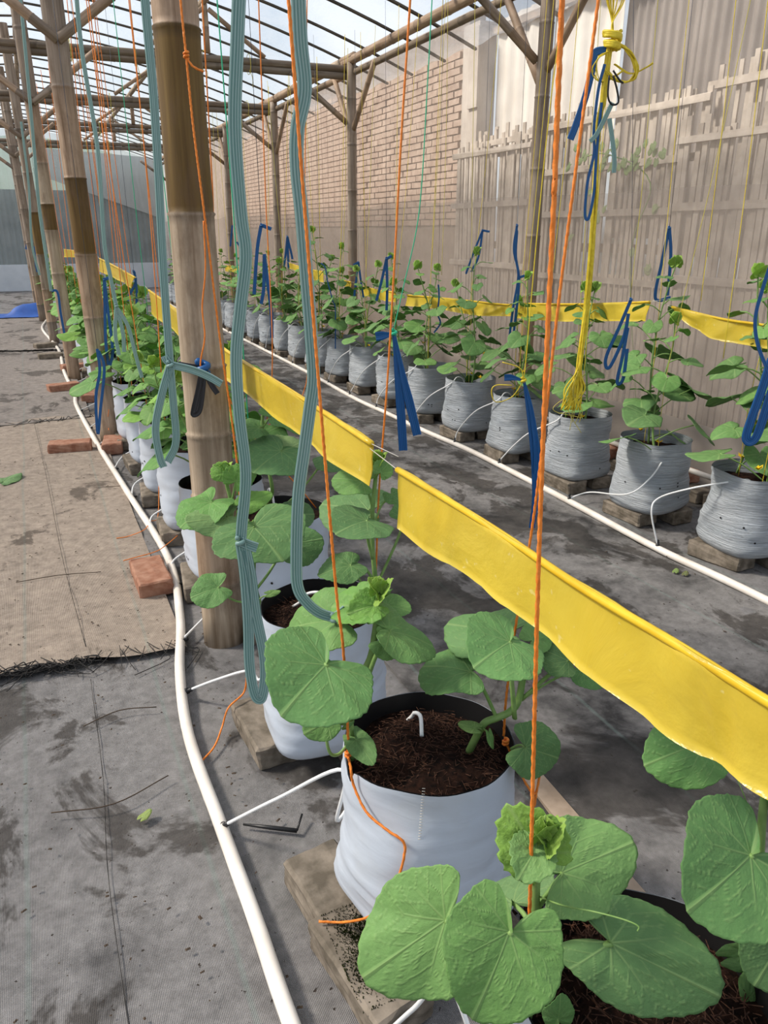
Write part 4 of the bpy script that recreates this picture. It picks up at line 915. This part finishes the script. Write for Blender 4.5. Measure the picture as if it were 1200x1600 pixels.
# ================================================================== CORDS AND TAPES
ZT = 2.2
def cord(pts, r, mat, lb, grp=None, twist=False, knots=(), up=True, tail=None):
    pts = [Vector(p) for p in pts]
    if up:                                       # carry the line on to the poles under the roof
        d = (pts[0]-pts[1]).normalized(); 
        if d.z > .3 and pts[0].z < ZT: pts = [pts[0]+d*((ZT-pts[0].z)/d.z)]+pts
    path = smooth_path(pts, 8)
    if twist:
        fine = [path[0]]
        for a_, c in zip(path, path[1:]):
            m_ = max(1, int((c-a_).length/.0035)); fine += [a_.lerp(c, q/m_) for q in range(1, m_+1)]
        path = fine
    b = B(); c0 = path[-1].copy()
    if twist: tube(b, [p-c0 for p in path], r, 9, 3, 2*math.pi/.012/3)
    else: tube(b, [p-c0 for p in path], r, 6)
    for kp in knots:
        kp = Vector(kp)-c0; pp = [kp+Vector((math.cos(q*1.3)*r*2.0, math.sin(q*1.3)*r*2.0, r*(q-5)*.55)) for q in range(12)]; tube(b, smooth_path(pp, 3), r*1.15, 7)
    if tail:
        for tl_ in tail: tube(b, [p-c0 for p in smooth_path(tl_, 6)], r, 7, *( (3, 2*math.pi/.012/3) if twist else (0, 0)))
    o = b.make('cord', mat, None, True, c0); tag(o, lb, 'cord', grp); return o
OG, YG = 'orange cords of the left row', 'yellow strings of the right row'
V3 = lambda bx, by, pts: [onv(x, y, bx, by) for x, y in pts]
a0 = gz(822, 1592, .32); cord(V3(a0.x, a0.y, [(878, 0), (866, 300), (852, 600), (841, 900), (833, 1200), (828, 1405), (822, 1560)]), .0017, 'orange_cord', 'thick orange cord in the foreground crossing the yellow strip', OG, True)
a1 = gz(790, 1160, .335); cord(V3(a1.x, a1.y, [(935, 0), (903, 240), (872, 480), (835, 800), (810, 950), (792, 1080), (787, 1150)]), .0018, 'orange_cord', 'orange cord just right of the thick one, ending behind the strip', OG, True, [a1],
                                tail=[[a1, at(800, 1180, 1.15), at(822, 1225, 1.16), at(836, 1240, 1.17), at(843, 1212, 1.17), at(838, 1240, 1.175), at(835, 1260, 1.18)]])
a2 = gz(544, 1182, .335); cord(V3(a2.x, a2.y, [(451, 0), (470, 250), (490, 500), (508, 720), (526, 930), (535, 1000), (541, 1090), (545, 1178)]), .0019, 'orange_cord', 'orange cord looping down the front of the second white bag', OG, True, [onv(544, 1178, a2.x, a2.y)],
                                tail=[[a2]+[on_bag(x, y, 1, q) for x, y, q in [(548, 1200, .134), (552, 1225, .134), (572, 1268, .136), (605, 1297, .137), (629, 1314, .138), (632, 1335, .140), (618, 1385, .146), (598, 1415, .15), (572, 1434, .153)]]+[gz(535, 1441, .064), gz(498, 1440, .062)]])
a3 = gz(585, 960, .33); cord(V3(a3.x, a3.y, [(641, 0), (628, 200), (617, 400), (605, 600), (592, 770), (588, 880), (585, 955)]), .0018, 'orange_cord', 'orange cord beside the green string in the middle of view', OG)
b_ = (.33, 1.77); cord(V3(*b_, [(282, 0), (287, 50), (291, 88), (300, 180), (310, 262), (324, 370), (345, 540), (360, 640), (372, 740), (376, 800)]), .0022, 'orange_cord', 'orange cord knotted in front of the thick bamboo post', OG, True, [onv(291, 86, *b_)],
                       tail=[V3(*b_, [(291, 90), (302, 104), (318, 112)])])
cord(V3(*b_, [(318, 345), (321, 420), (316, 480), (320, 525), (314, 560), (313, 572)]), .0017, 'orange_cord', 'slack orange cord ending at a blue knot on the thick post', OG, False, up=False)
for i, (tp, bt, k) in enumerate((((404, 0), (425, 590), 4), ((478, 150), (472, 620), 5), ((316, 0), (349, 600), 3))):
    bx, by = LX(k)+.1, LY(k); cord(V3(bx, by, [tp, ((tp[0]+bt[0])/2, (tp[1]+bt[1])/2), bt])+[Vector((bx, by, .33))], .0016, 'orange_cord', ('orange cord left of the right teal tape', 'thin orange cord right of the right teal tape', 'faint orange cord just right of the thick post')[i], OG)
for k in range(4, 20):
    for s_, nm in ((-1, 'aisle side'), (1, 'far side')):
        if k > 13 and s_ > 0: continue
        x, y = LX(k)+s_*.085, LY(k)+U(-.05, .05); tx = x+U(-.03, .06)-.03; ty = y+U(-.25, .1)
        g = (k*2+(s_ > 0)) in (9, 13, 17)
        cord([Vector((tx, ty, ZT)), Vector(((x+tx)/2+U(-.01, .01), (y+ty)/2, 1.2)), Vector((x, y, .5)), Vector((x, y, .30))], .0017 if k < 10 else .0021, 'green_cord' if g else 'orange_cord', ('green' if g else 'orange')+' cord rising from the '+ORD[k]+' bag of the left row, '+nm, OG, up=False)
for k in range(0, 17):
    for s_ in (-1, 1):
        if k > 11 and s_ > 0: continue
        x, y = RXX(k)+.04*s_-.02, RY(k)+s_*.08; tx = x+U(-.05, .15); ty = y+U(-.1, .12)
        cord([Vector((tx, ty, ZT)), Vector(((x+tx)/2, (y+ty)/2, 1.3)), Vector((x, y, .62)), Vector((x, y, .27))], .0012 if k < 8 else .0016, 'yellow_cord' if (k+s_) % 3 else 'yellow_pale', 'thin yellow string above the '+ORD[k]+' bag of the right row, '+('nearer' if s_ < 0 else 'farther')+' stem', YG, up=False)
# tangled orange ends and lines on the aisle floor
cord([gz(386, 1052, .13), gz(381, 1082, .075), gz(357, 1106, .062), gz(347, 1136, .024), gz(334, 1168, .014), gz(308, 1196, .013)], .0021, 'orange_cord', 'loose orange cord end on the ground beside the third left bag', None, up=False)
for i, pts in enumerate(([(248, 735, .17), (247, 805, .02), (235, 815, .02), (225, 828, .03), (200, 838, .012), (182, 841, .01)], [(283, 820, .05), (282, 832, .04), (255, 855, .06), (240, 863, .06), (215, 870, .06), (193, 876, .062)], [(170, 640, .2), (168, 660, .1), (170, 672, .08)])):
    cord([gz(*q) for q in pts], .0016, 'orange_cord', ('thin orange cord end crossing the left pipe', 'thin orange cord end lying over the loose red brick', 'short orange cord end by the second post')[i], None, up=False)
# green and yellow hanging strings in the middle
bx, by = .98, 1.75
cord(V3(bx, by, [(675, 0), (668, 130), (655, 330), (630, 450), (615, 515)]), .0013, 'green_cord', 'green string holding the blue tape in the middle', None, False, [onv(615, 518, bx, by)])
YX, YY = 1.35, 2.1
cord(V3(YX, YY, [(881, 0), (858, 180), (838, 380), (822, 560), (818, 592)]), .0017, 'yellow_cord', 'yellow string holding the blue tape beside the right pipe', None, False, [onv(818, 592, YX, YY)],
     tail=[V3(YX, YY, [(818, 592), (812, 575), (785, 566)]), V3(YX, YY, [(818, 595), (800, 620), (775, 628), (768, 612), (775, 602), (800, 602)])])
for i, (q0, q1, bb) in enumerate((((1018, 120), (985, 465), (2.15, 2.35)), ((1150, 0), (1095, 470), (2.1, 2.0)), ((1200, 0), (1130, 560), (2.1, 1.75)), ((905, 0), (858, 480), (2.1, 2.9)), ((700, 0), (690, 430), (2.1, 4.2)))):
    cord(V3(*bb, [q0, ((q0[0]+q1[0])/2+2, (q0[1]+q1[1])/2), q1]), .0013, 'yellow_pale' if i in (0, 4) else 'yellow_cord', ('pale yellow string behind the hanging blue loop at right', 'yellow string right of the yellow rope bundle', 'yellow string at the right edge of view', 'fine yellow string in front of the near right post', 'fine yellow string in front of the brick wall')[i], None)
# knotted bundle of yellow ropes
BX, BY = 1.72, 2.15
e = empty('rope_bundle', onv(905, 600, BX, BY)); tag(e, 'hanging bundle of yellow ropes with a big knot and coil', 'rope', None); c0 = e.location
def sub(nm, mat, paths, r): 
    b = B()
    for p in paths: tube(b, [q-c0 for q in smooth_path(p, 7)], r, 6)
    return b.make(nm, mat, e)
def jit(pts, j, dj=.01):
    return [onv(x+U(-j, j), y+U(-j*.3, j*.3), BX+U(-dj, dj), BY+U(-dj, dj)) for x, y in pts]
tops = [(942, -60), (947, -60), (952, -60), (958, -60), (970, -60), (982, -60), (986, -60)]
sub('upper_strands', 'yellow_cord', [jit([tp, (tp[0]*.6+957*.4, 0), (957, 35), (957, 60)], 1.2) for tp in tops for _ in (0, 1)], .0016)
sub('knot', 'yellow_cord', [[onv(957+14*math.cos(t*.9+o_)*(1-.02*t), 48+2.2*t, BX, BY)+Vector((ST, CT, 0))*.022*math.sin(t*.9+o_) for t in range(14)] for o_ in (0, .7, 1.6, 2.6)], .0055)
sub('coil', 'yellow_cord', [jit([(957, 66), (972, 72), (985, 84), (994, 105), (990, 122), (975, 128), (958, 122), (945, 108)], 4) for _ in range(18)]+[jit([(955, 80), (935, 90), (929, 110), (938, 128), (955, 122), (970, 110)], 5) for _ in range(4)]+[jit([(960, 100), (985, 115), (1010, 105), (1020, 98)], 2) for _ in range(2)], .0018)
sub('hanging_strands', 'yellow_cord', [jit([(953, 70), (948, 110), (942, 160), (935, 200), (930, 300), (922, 420), (912, 520), (905, 575), (898+U(-14, 14), 610), (893+U(-18, 16), 640)], 4, .006) for _ in range(26)], .0027)
sub('loose_ends', 'yellow_pale', [jit([(903, 580), (895, 610), (885+U(-20, 25), 640), (880+U(-20, 30), 665+U(-30, 25))], 2) for _ in range(7)], .0012)
b = B(); band(b, [q-c0 for q in smooth_path([onv(*p, BX, BY) for p in [(948, 78), (930, 82), (927, 100), (915, 150), (900, 195), (891, 218)]], 6)], .022, cols=6, curl=.08); b.make('blue_tape_end', 'blue_tape', e)
b = B(); band(b, [q-c0 for q in smooth_path([onv(*p, BX-.02, BY-.02) for p in [(945, 100), (935, 140), (928, 200), (928, 240), (918, 285), (914, 335), (920, 340), (928, 300), (932, 240), (940, 160)]], 6)], .009, cols=3); b.make('blue_loop', 'blue_tape', e)
b = B(); band(b, [q-c0 for q in smooth_path([onv(*p, BX-.03, BY-.03) for p in [(957, 160), (945, 185), (932, 210), (922, 221)]], 6)], .014, cols=4); band(b, [q-c0 for q in smooth_path([onv(*p, BX-.03, BY-.03) for p in [(952, 185), (957, 220), (960, 250), (959, 270)]], 6)], .014, cols=4); b.make('teal_tape_end', 'teal_tape', e)
sub('black_cord', 'black_plastic', [[onv(*p, BX-.03, BY-.03) for p in [(952, 118), (950, 150), (956, 163), (966, 160), (964, 140), (958, 118)]], [onv(*p, BX-.03, BY-.03) for p in [(958, 110), (968, 125), (974, 130)]]], .003)

def tapes(name, lb, cat, mat, lists, w, grp=None, knots=(), kmat=None, cols=5, curl=.12, bxy=None, depths=None, twist=0, wfn=None, kr=None):
    P3 = [[(at(*q) if len(q) == 3 else onv(q[0], q[1], *bxy)) for q in l_] for l_ in lists]
    c0 = P3[0][-1].copy(); b = B()
    for l_ in P3: band(b, [p-c0 for p in smooth_path(l_, 7)], w, None, cols, curl, twist=twist, wfn=wfn)
    o = b.make(name, mat, None, True, c0); tag(o, lb, cat, grp)
    for kp in knots:
        kp = (at(*kp) if len(kp) == 3 else onv(*kp, *bxy))-c0; kb = B(); r_ = kr or w*.3
        pp = [kp+Vector((math.cos(q*1.25)*r_, math.sin(q*1.25)*r_, r_*(q-4)*.35)) for q in range(9)]; tube(kb, smooth_path(pp, 3), r_*.75, 7); kb.attrs = {}
        kb.make('knot', kmat or mat, o)
    return o
TG = 'teal plastic tapes hanging from the roof'
# teal tapes
t1 = (.30, 1.62); t2 = (.285, 1.16); t3 = (.33, .92)
tapes('teal_tape', 'wide teal tape just left of the thick bamboo post', 'tape', 'teal_tape', [[(222, -60), (230, 40), (240, 150), (248, 280), (254, 400), (262, 520), (266, 570)], [(266, 570), (252, 620), (243, 670), (250, 715), (256, 730)], [(266, 572), (271, 630), (275, 690), (262, 722)], [(266, 570), (300, 578), (325, 588), (346, 600)], [(266, 568), (260, 562), (257, 556)]], .0165, TG, [(266, 570)], bxy=t1, cols=6, curl=.18)
tapes('teal_tape', 'wavy teal tape with long bottom loop before the third bag', 'tape', 'teal_tape', [[(376, -60), (371, 60), (367, 200), (376, 330), (384, 400), (376, 480), (369, 560), (374, 650), (384, 740), (378, 820), (376, 845)], [(376, 848), (383, 900), (388, 970), (390, 1040), (398, 1085), (408, 1092), (414, 1060), (412, 1020), (400, 960), (392, 900), (384, 860)], [(376, 846), (390, 852), (402, 856)]], .0185, TG, [(376, 846)], bxy=t2, cols=8, curl=.14)
tapes('teal_tape', 'wavy teal tape ending at the second bag plant', 'tape', 'teal_tape', [[(464, -60), (469, 60), (476, 140), (465, 200), (464, 260), (472, 340), (478, 420), (486, 520), (490, 590), (484, 640), (476, 700), (466, 780), (463, 880), (466, 920), (480, 942), (500, 958), (526, 966)], [(522, 966), (532, 960), (542, 952)]], .0165, TG, [(524, 966)], bxy=t3, cols=8, curl=.14)
tapes('teal_tape', 'narrow teal tape in front of the second post', 'tape', 'teal_tape', [[(118, -20), (128, 80), (148, 200), (155, 260), (163, 380), (172, 430), (182, 480)], [(182, 480), (180, 520), (186, 555)], [(182, 480), (192, 520), (194, 550)], [(182, 480), (200, 510), (212, 555), (222, 590)]], .014, TG, [(182, 478)], bxy=(.33, 2.9), cols=4)
tapes('teal_tape', 'faded teal tape beside the third post', 'tape', 'teal_tape', [[(30, -20), (38, 60), (47, 160), (54, 240), (62, 330), (75, 420), (80, 455)]], .02, TG, (), bxy=(.22, 5.4), cols=4)
tapes('teal_tape', 'blue-green tape left of the fourth post', 'tape', 'teal_tape', [[(33, 190), (38, 230), (45, 290), (50, 380), (62, 430)]], .02, TG, (), bxy=(.08, 7.6), cols=4)
# black tape and blue knot on the thick post
tapes('black_tape', 'black tape with blue knot tied to the thick post', 'tape', 'black_tape', [[(278, 569), (295, 572), (315, 575)], [(316, 578), (310, 610), (303, 640), (303, 648), (312, 640), (317, 605), (318, 580)], [(320, 578), (330, 600), (340, 615)]], .013, None, [(317, 574)], 'blue_tape', bxy=(.338, 1.795), kr=.011)
# blue tapes
BG = 'blue plastic tapes hanging from strings'
wide = lambda t: .45+1.1*min(1, t*1.6)
tapes('blue_tape', 'long blue tape with two tails in the middle of view', 'tape', 'blue_tape', [[(615, 522), (620, 570), (626, 640), (630, 704)], [(616, 522), (628, 580), (640, 630), (652, 680)], [(614, 522), (600, 524), (587, 526)]], .015, BG, [(615, 520)], 'green_cord', bxy=(.98, 1.75), wfn=wide, kr=.006)
tapes('blue_tape', 'long thin blue tape beside the right pipe', 'tape', 'blue_tape', [[(818, 594), (826, 650), (834, 720), (836, 780), (831, 825)], [(819, 595), (830, 640), (838, 700), (838, 740)], [(816, 594), (800, 590), (788, 590)]], .014, BG, [(818, 594)], 'yellow_cord', bxy=(YX, YY), wfn=wide, kr=.006)
tapes('blue_tape', 'blue tape loop hanging at the right edge of view', 'tape', 'blue_tape', [[(1215, 380), (1192, 450), (1180, 500), (1186, 545), (1210, 600)]], .006, BG, (), bxy=(1.0, .95))
tapes('blue_tape', 'folded blue tape tail at the right edge below the loop', 'tape', 'blue_tape', [[(1206, 560), (1190, 610), (1172, 660), (1166, 684), (1174, 690), (1185, 675), (1206, 610)]], .019, BG, (), bxy=(1.25, 1.15), cols=6)
def thinblue(lb, lists, bxy, w=.012, kn=(), m_='blue_tape', st=None):
    o = tapes('blue_tape', lb, 'tape', m_, lists, w, BG, kn, bxy=bxy, cols=3)
    b = B(); c0 = o.location; sp = [onv(x, y, *bxy)-c0 for x, y in (st or [lists[0][0]])[::-1]]; sp.append(Vector((sp[-1].x, sp[-1].y+.02, ZT-c0.z))); tube(b, sp, .0008, 5); b.make('string', 'dark_cord', o)
thinblue('blue tape loops over the second right bag', [[(986, 468), (968, 510), (948, 555), (947, 573), (955, 570), (975, 525), (982, 490)], [(981, 512), (972, 560), (965, 590), (966, 600), (974, 590), (980, 545)]], (1.98, 2.1), .012, [(986, 468)], st=[(990, 0), (988, 300), (986, 468)])
thinblue('small blue tape loops at the end of a right strip', [[(1046, 356), (1034, 410), (1024, 466), (1048, 465)], [(1046, 356), (1048, 400), (1043, 462)]], (2.15, 2.3), .012, [(1046, 356)], st=[(1064, 180), (1046, 356)])
thinblue('blue tape loop in front of the near right post', [[(808, 352), (803, 390), (810, 430), (802, 480), (796, 530), (800, 538), (805, 500), (811, 440), (806, 400), (808, 360)], [(810, 434), (822, 430)]], (2.1, 3.1), .011, [(808, 352)])
thinblue('thin blue tape left of the near right post', [[(754, 360), (740, 395), (728, 428)], [(754, 360), (748, 400), (736, 425)], [(754, 360), (765, 362)]], (2.15, 3.5), .01, [(754, 360)])
thinblue('bunch of blue tapes above the seventh right bag', [[(604, 404), (596, 440), (588, 470)], [(604, 404), (605, 450), (604, 485)], [(605, 404), (612, 400)]], (2.05, 4.3), .016, [(604, 404)])
thinblue('blue tape above the eighth right bag', [[(560, 410), (564, 440), (568, 465)], [(560, 410), (555, 450), (553, 470)], [(560, 410), (552, 414)]], (2.05, 5.0), .014, [(560, 410)])
thinblue('dark blue string tape hanging left of second right post', [[(501, 411), (508, 418), (512, 440), (520, 470), (524, 485), (524, 545)]], (1.9, 5.2), .008)
thinblue('blue tape hanging beside the brown-green stalks of right row', [[(685, 445), (686, 465), (684, 490), (688, 505), (678, 520)]], (2.05, 3.8), .009, [(685, 446)])
thinblue('blue tapes tied to an orange cord left of centre', [[(408, 352), (402, 390), (397, 460)], [(409, 352), (424, 358)], [(413, 397), (418, 440), (424, 490), (425, 528)], [(413, 400), (412, 450), (408, 475)]], (.55, 2.35), .01, [(409, 352)])
thinblue('far blue tape bunch right of teal tape', [[(449, 370), (446, 400), (443, 420)], [(449, 370), (450, 400), (451, 420)], [(449, 370), (455, 395), (457, 405)]], (2.0, 7.3), .02, [(449, 370)])
thinblue('blue tape loop at the second middle post', [[(152, 545), (156, 580), (150, 620), (153, 678), (157, 640), (163, 575), (154, 548)]], (.20, 3.3), .012)
thinblue('blue tape hanging just right of the second post', [[(163, 437), (164, 480), (165, 530), (169, 570)], [(163, 437), (168, 480), (176, 545), (172, 571)], [(163, 437), (175, 432)]], (.32, 3.6), .013, [(163, 437)])
thinblue('blue tape loop hanging from a strip end', [[(209, 423), (212, 440), (203, 460), (199, 470)], [(210, 425), (214, 460), (211, 486), (205, 490)]], (.45, 4.2), .012, [(209, 424)])
thinblue('blue tape hanging beside the third post', [[(80, 454), (90, 457), (95, 490), (101, 523)]], (.10, 5.8), .016)
thinblue('far blue tapes left of the fourth post', [[(56, 385), (57, 410), (60, 425)], [(60, 390), (63, 415), (64, 425)]], (.05, 9.3), .04)
thinblue('lone far blue tape in front of back wall', [[(43, 362), (44, 378), (42, 390)]], (-.15, 11), .045)
thinblue('far blue tape among the right row leaves', [[(363, 352), (360, 385)], [(370, 378), (378, 390)]], (1.9, 9.3), .02)

# ================================================================== SMALL THINGS ON THE GROUND
v = []; f = []; nx, ny = 60, 50
X, Y = np.meshgrid(np.linspace(-2.3, .16, nx+1), np.linspace(10.9, 11.55, ny+1))
Z = .014+.012*fbm(X*3, Y*3, 2, 3)+.13*np.exp(-((Y-11.15)/.16)**2)*(.6+fbm(X*2.6, Y*2, 3, 3)*1.2)
i = np.arange(ny*(nx+1)).reshape(ny, nx+1)[:, :-1].ravel()
o = link('tarpaulin', mesh('tarpaulin', np.stack([X, Y+.06*fbm(X*2, X*0, 7, 2), np.maximum(Z, .016)], -1).reshape(-1, 3).tolist(), np.stack([i, i+1, i+nx+2, i+nx+1], 1).tolist(), 'tarp')); tag(o, 'crumpled blue tarpaulin across the far end of left aisle', 'tarpaulin')
b = B(); s0, s1, s2 = gz(380, 1288, .012), gz(464, 1298, .012), gz(472, 1272, .02); tube(b, [s0, s0.lerp(s1, .5), s1], [.002, .004, .0042], 6); tube(b, [s1, s2], .002, 6)
o = b.make('drip_stake', 'black_plastic'); tag(o, 'black plastic drip stake lying beside the second left bag', 'stake')
b = B(); b.add([(.735, .50, .02), (.785, .50, .02), (.815, 1.13, .02), (.775, 1.13, .02), (.735, .50, .032), (.785, .50, .034), (.815, 1.13, .034), (.775, 1.13, .032)], [(3, 2, 1, 0), (4, 5, 6, 7), (0, 1, 5, 4), (1, 2, 6, 5), (2, 3, 7, 6), (3, 0, 4, 7)])
o = b.make('wooden_lath', 'wood', None, False, (0, 0, -.018)); tag(o, 'pale wooden lath on the ground right of the second bag', 'lath')
b = B()
for k in range(500):
    a_ = U(0, 6.28); rr = U(0, 1)**.7; x, y = .63+.10*rr*math.cos(a_), .84+.2*rr*math.sin(a_); s_ = U(.002, .007)
    b.add([(x-s_, y-s_, .008), (x+s_, y-s_*.6, .008), (x+s_*.4, y+s_, .008), (x, y, .008+s_*1.1)], [(0, 1, 3), (1, 2, 3), (2, 0, 3)])
o = b.make('spilled_soil', 'soil', None, False); tag(o, 'brown soil spilled on the cloth right of second bag', 'soil'); o['kind'] = 'stuff'
b = B()
for k in range(700):
    if k < 480: p = Vector((U(-.5, .34), U(.7, 4.0), .012))
    else: p = Vector((U(.8, 2.4), U(.6, 6), .008))
    s_ = U(.0008, .0026); d = U(0, 6.28); l_ = s_*U(1, 2.2)
    c_, n_ = math.cos(d), math.sin(d)
    b.add([p+Vector((c_*l_-n_*s_*q, n_*l_+c_*s_*q, 0)) if t else p+Vector((-c_*l_-n_*s_*q, -n_*l_+c_*s_*q, 0)) for t in (0, 1) for q in (-1, 1)]+[p+Vector((0, 0, s_*.8))], [(0, 1, 4), (1, 3, 4), (3, 2, 4), (2, 0, 4)])
o = b.make('floor_litter', 'debris', None, False); tag(o, 'scattered crumbs of soil and plant litter on the cloth', 'litter'); o['kind'] = 'stuff'
for i, (px, py, ln, lb) in enumerate(((130, 1135, .16, 'dark twig on the near cloth left of the pipe'), (80, 1270, .22, 'long dark crease thread at the left edge'), (165, 760, .09, 'thin dark stick on the dusty cloth'), (25, 910, .25, 'curved dark twig at the left edge of dusty cloth'))):
    p = gz(px, py, .016); b = B(); tube(b, smooth_path([p, p+Vector((ln*.5, U(-.03, .03), .002)), p+Vector((ln, U(-.05, .05), 0))], 5), .0013, 5); o = b.make('twig', 'debris'); tag(o, lb, 'twig')
p = gz(5, 752, .016)
P = empty('fallen_leaf', p); tag(P, 'pale green fallen leaf at left edge of the aisle', 'leaf'); leaf(P, p, p+Vector((.06, .09, .012)), (0, 0, 1), MID[1], 'grey', .7, name='leaf_blade')
for i, (px, py, lb) in enumerate(((222, 1277, 'tiny yellow-green leaf scrap near the left pipe'), (1055, 893, 'pale leaf scrap in the right aisle'), (1070, 897, 'reddish dry leaf scrap in the right aisle'))):
    p = gz(px, py, .012); P = empty('leaf_scrap', p); tag(P, lb, 'leaf'); leaf(P, p, p+Vector((.018, .01, .006)), (0, 0, 1), LO[1], ('C9C77E', 'A8B06A', '7A4A36')[i], .7, name='leaf_blade')
# climbing weed on the fence outside
P = empty('climbing_weed', (3.28, 3.6, 1.2)); tag(P, 'small climbing weed with pale leaves on the bamboo fence', 'plant')
b = B(); tube(b, smooth_path([(0, 0, -1.2), (.0, .2, -.3), (0, .1, .1), (0, .5, .28), (0, .8, .27)], 6), .004, 5); b.make('stem', 'stalk', P)
for k in range(46):
    t = rng.random(); q = P.location+Vector((-.03+U(-.02, 0), t*.85+U(-.08, .08), .27+U(-.07, .08) if k < 32 else U(-.4, .2)))
    leaf(P, q, q+Vector((-.01, U(-.03, .03), -.035)), (-1, 0, .4), LO[k % 5], 'B7C59A', .8)
# ends of string knotted round the crossbeams
for i in range(4):
    for k in range(5):
        x = .55+.4*k+U(-.12, .12); y = YL[1+min(i, 3)]+(YR[1+min(i, 3)]-YL[1+min(i, 3)])*(x/2.3); b = B()
        ring = [(x, y+.06+.062*math.cos(t), 2.185+.066*math.sin(t)) for t in [q*.7 for q in range(10)]]
        tube(b, smooth_path(ring+[(x+.006, y+.0, 2.10), (x+U(-.02, .02), y-.005, 2.06-U(0, .06))], 3), .0022, 5)
        o = b.make('string_end', 'yellow_pale'); tag(o, ORD[k].replace('nearest', 'first')+' yellow string end from the left, knotted round the '+ORD[i+1]+' crossbeam', 'string', 'string ends on the crossbeams')
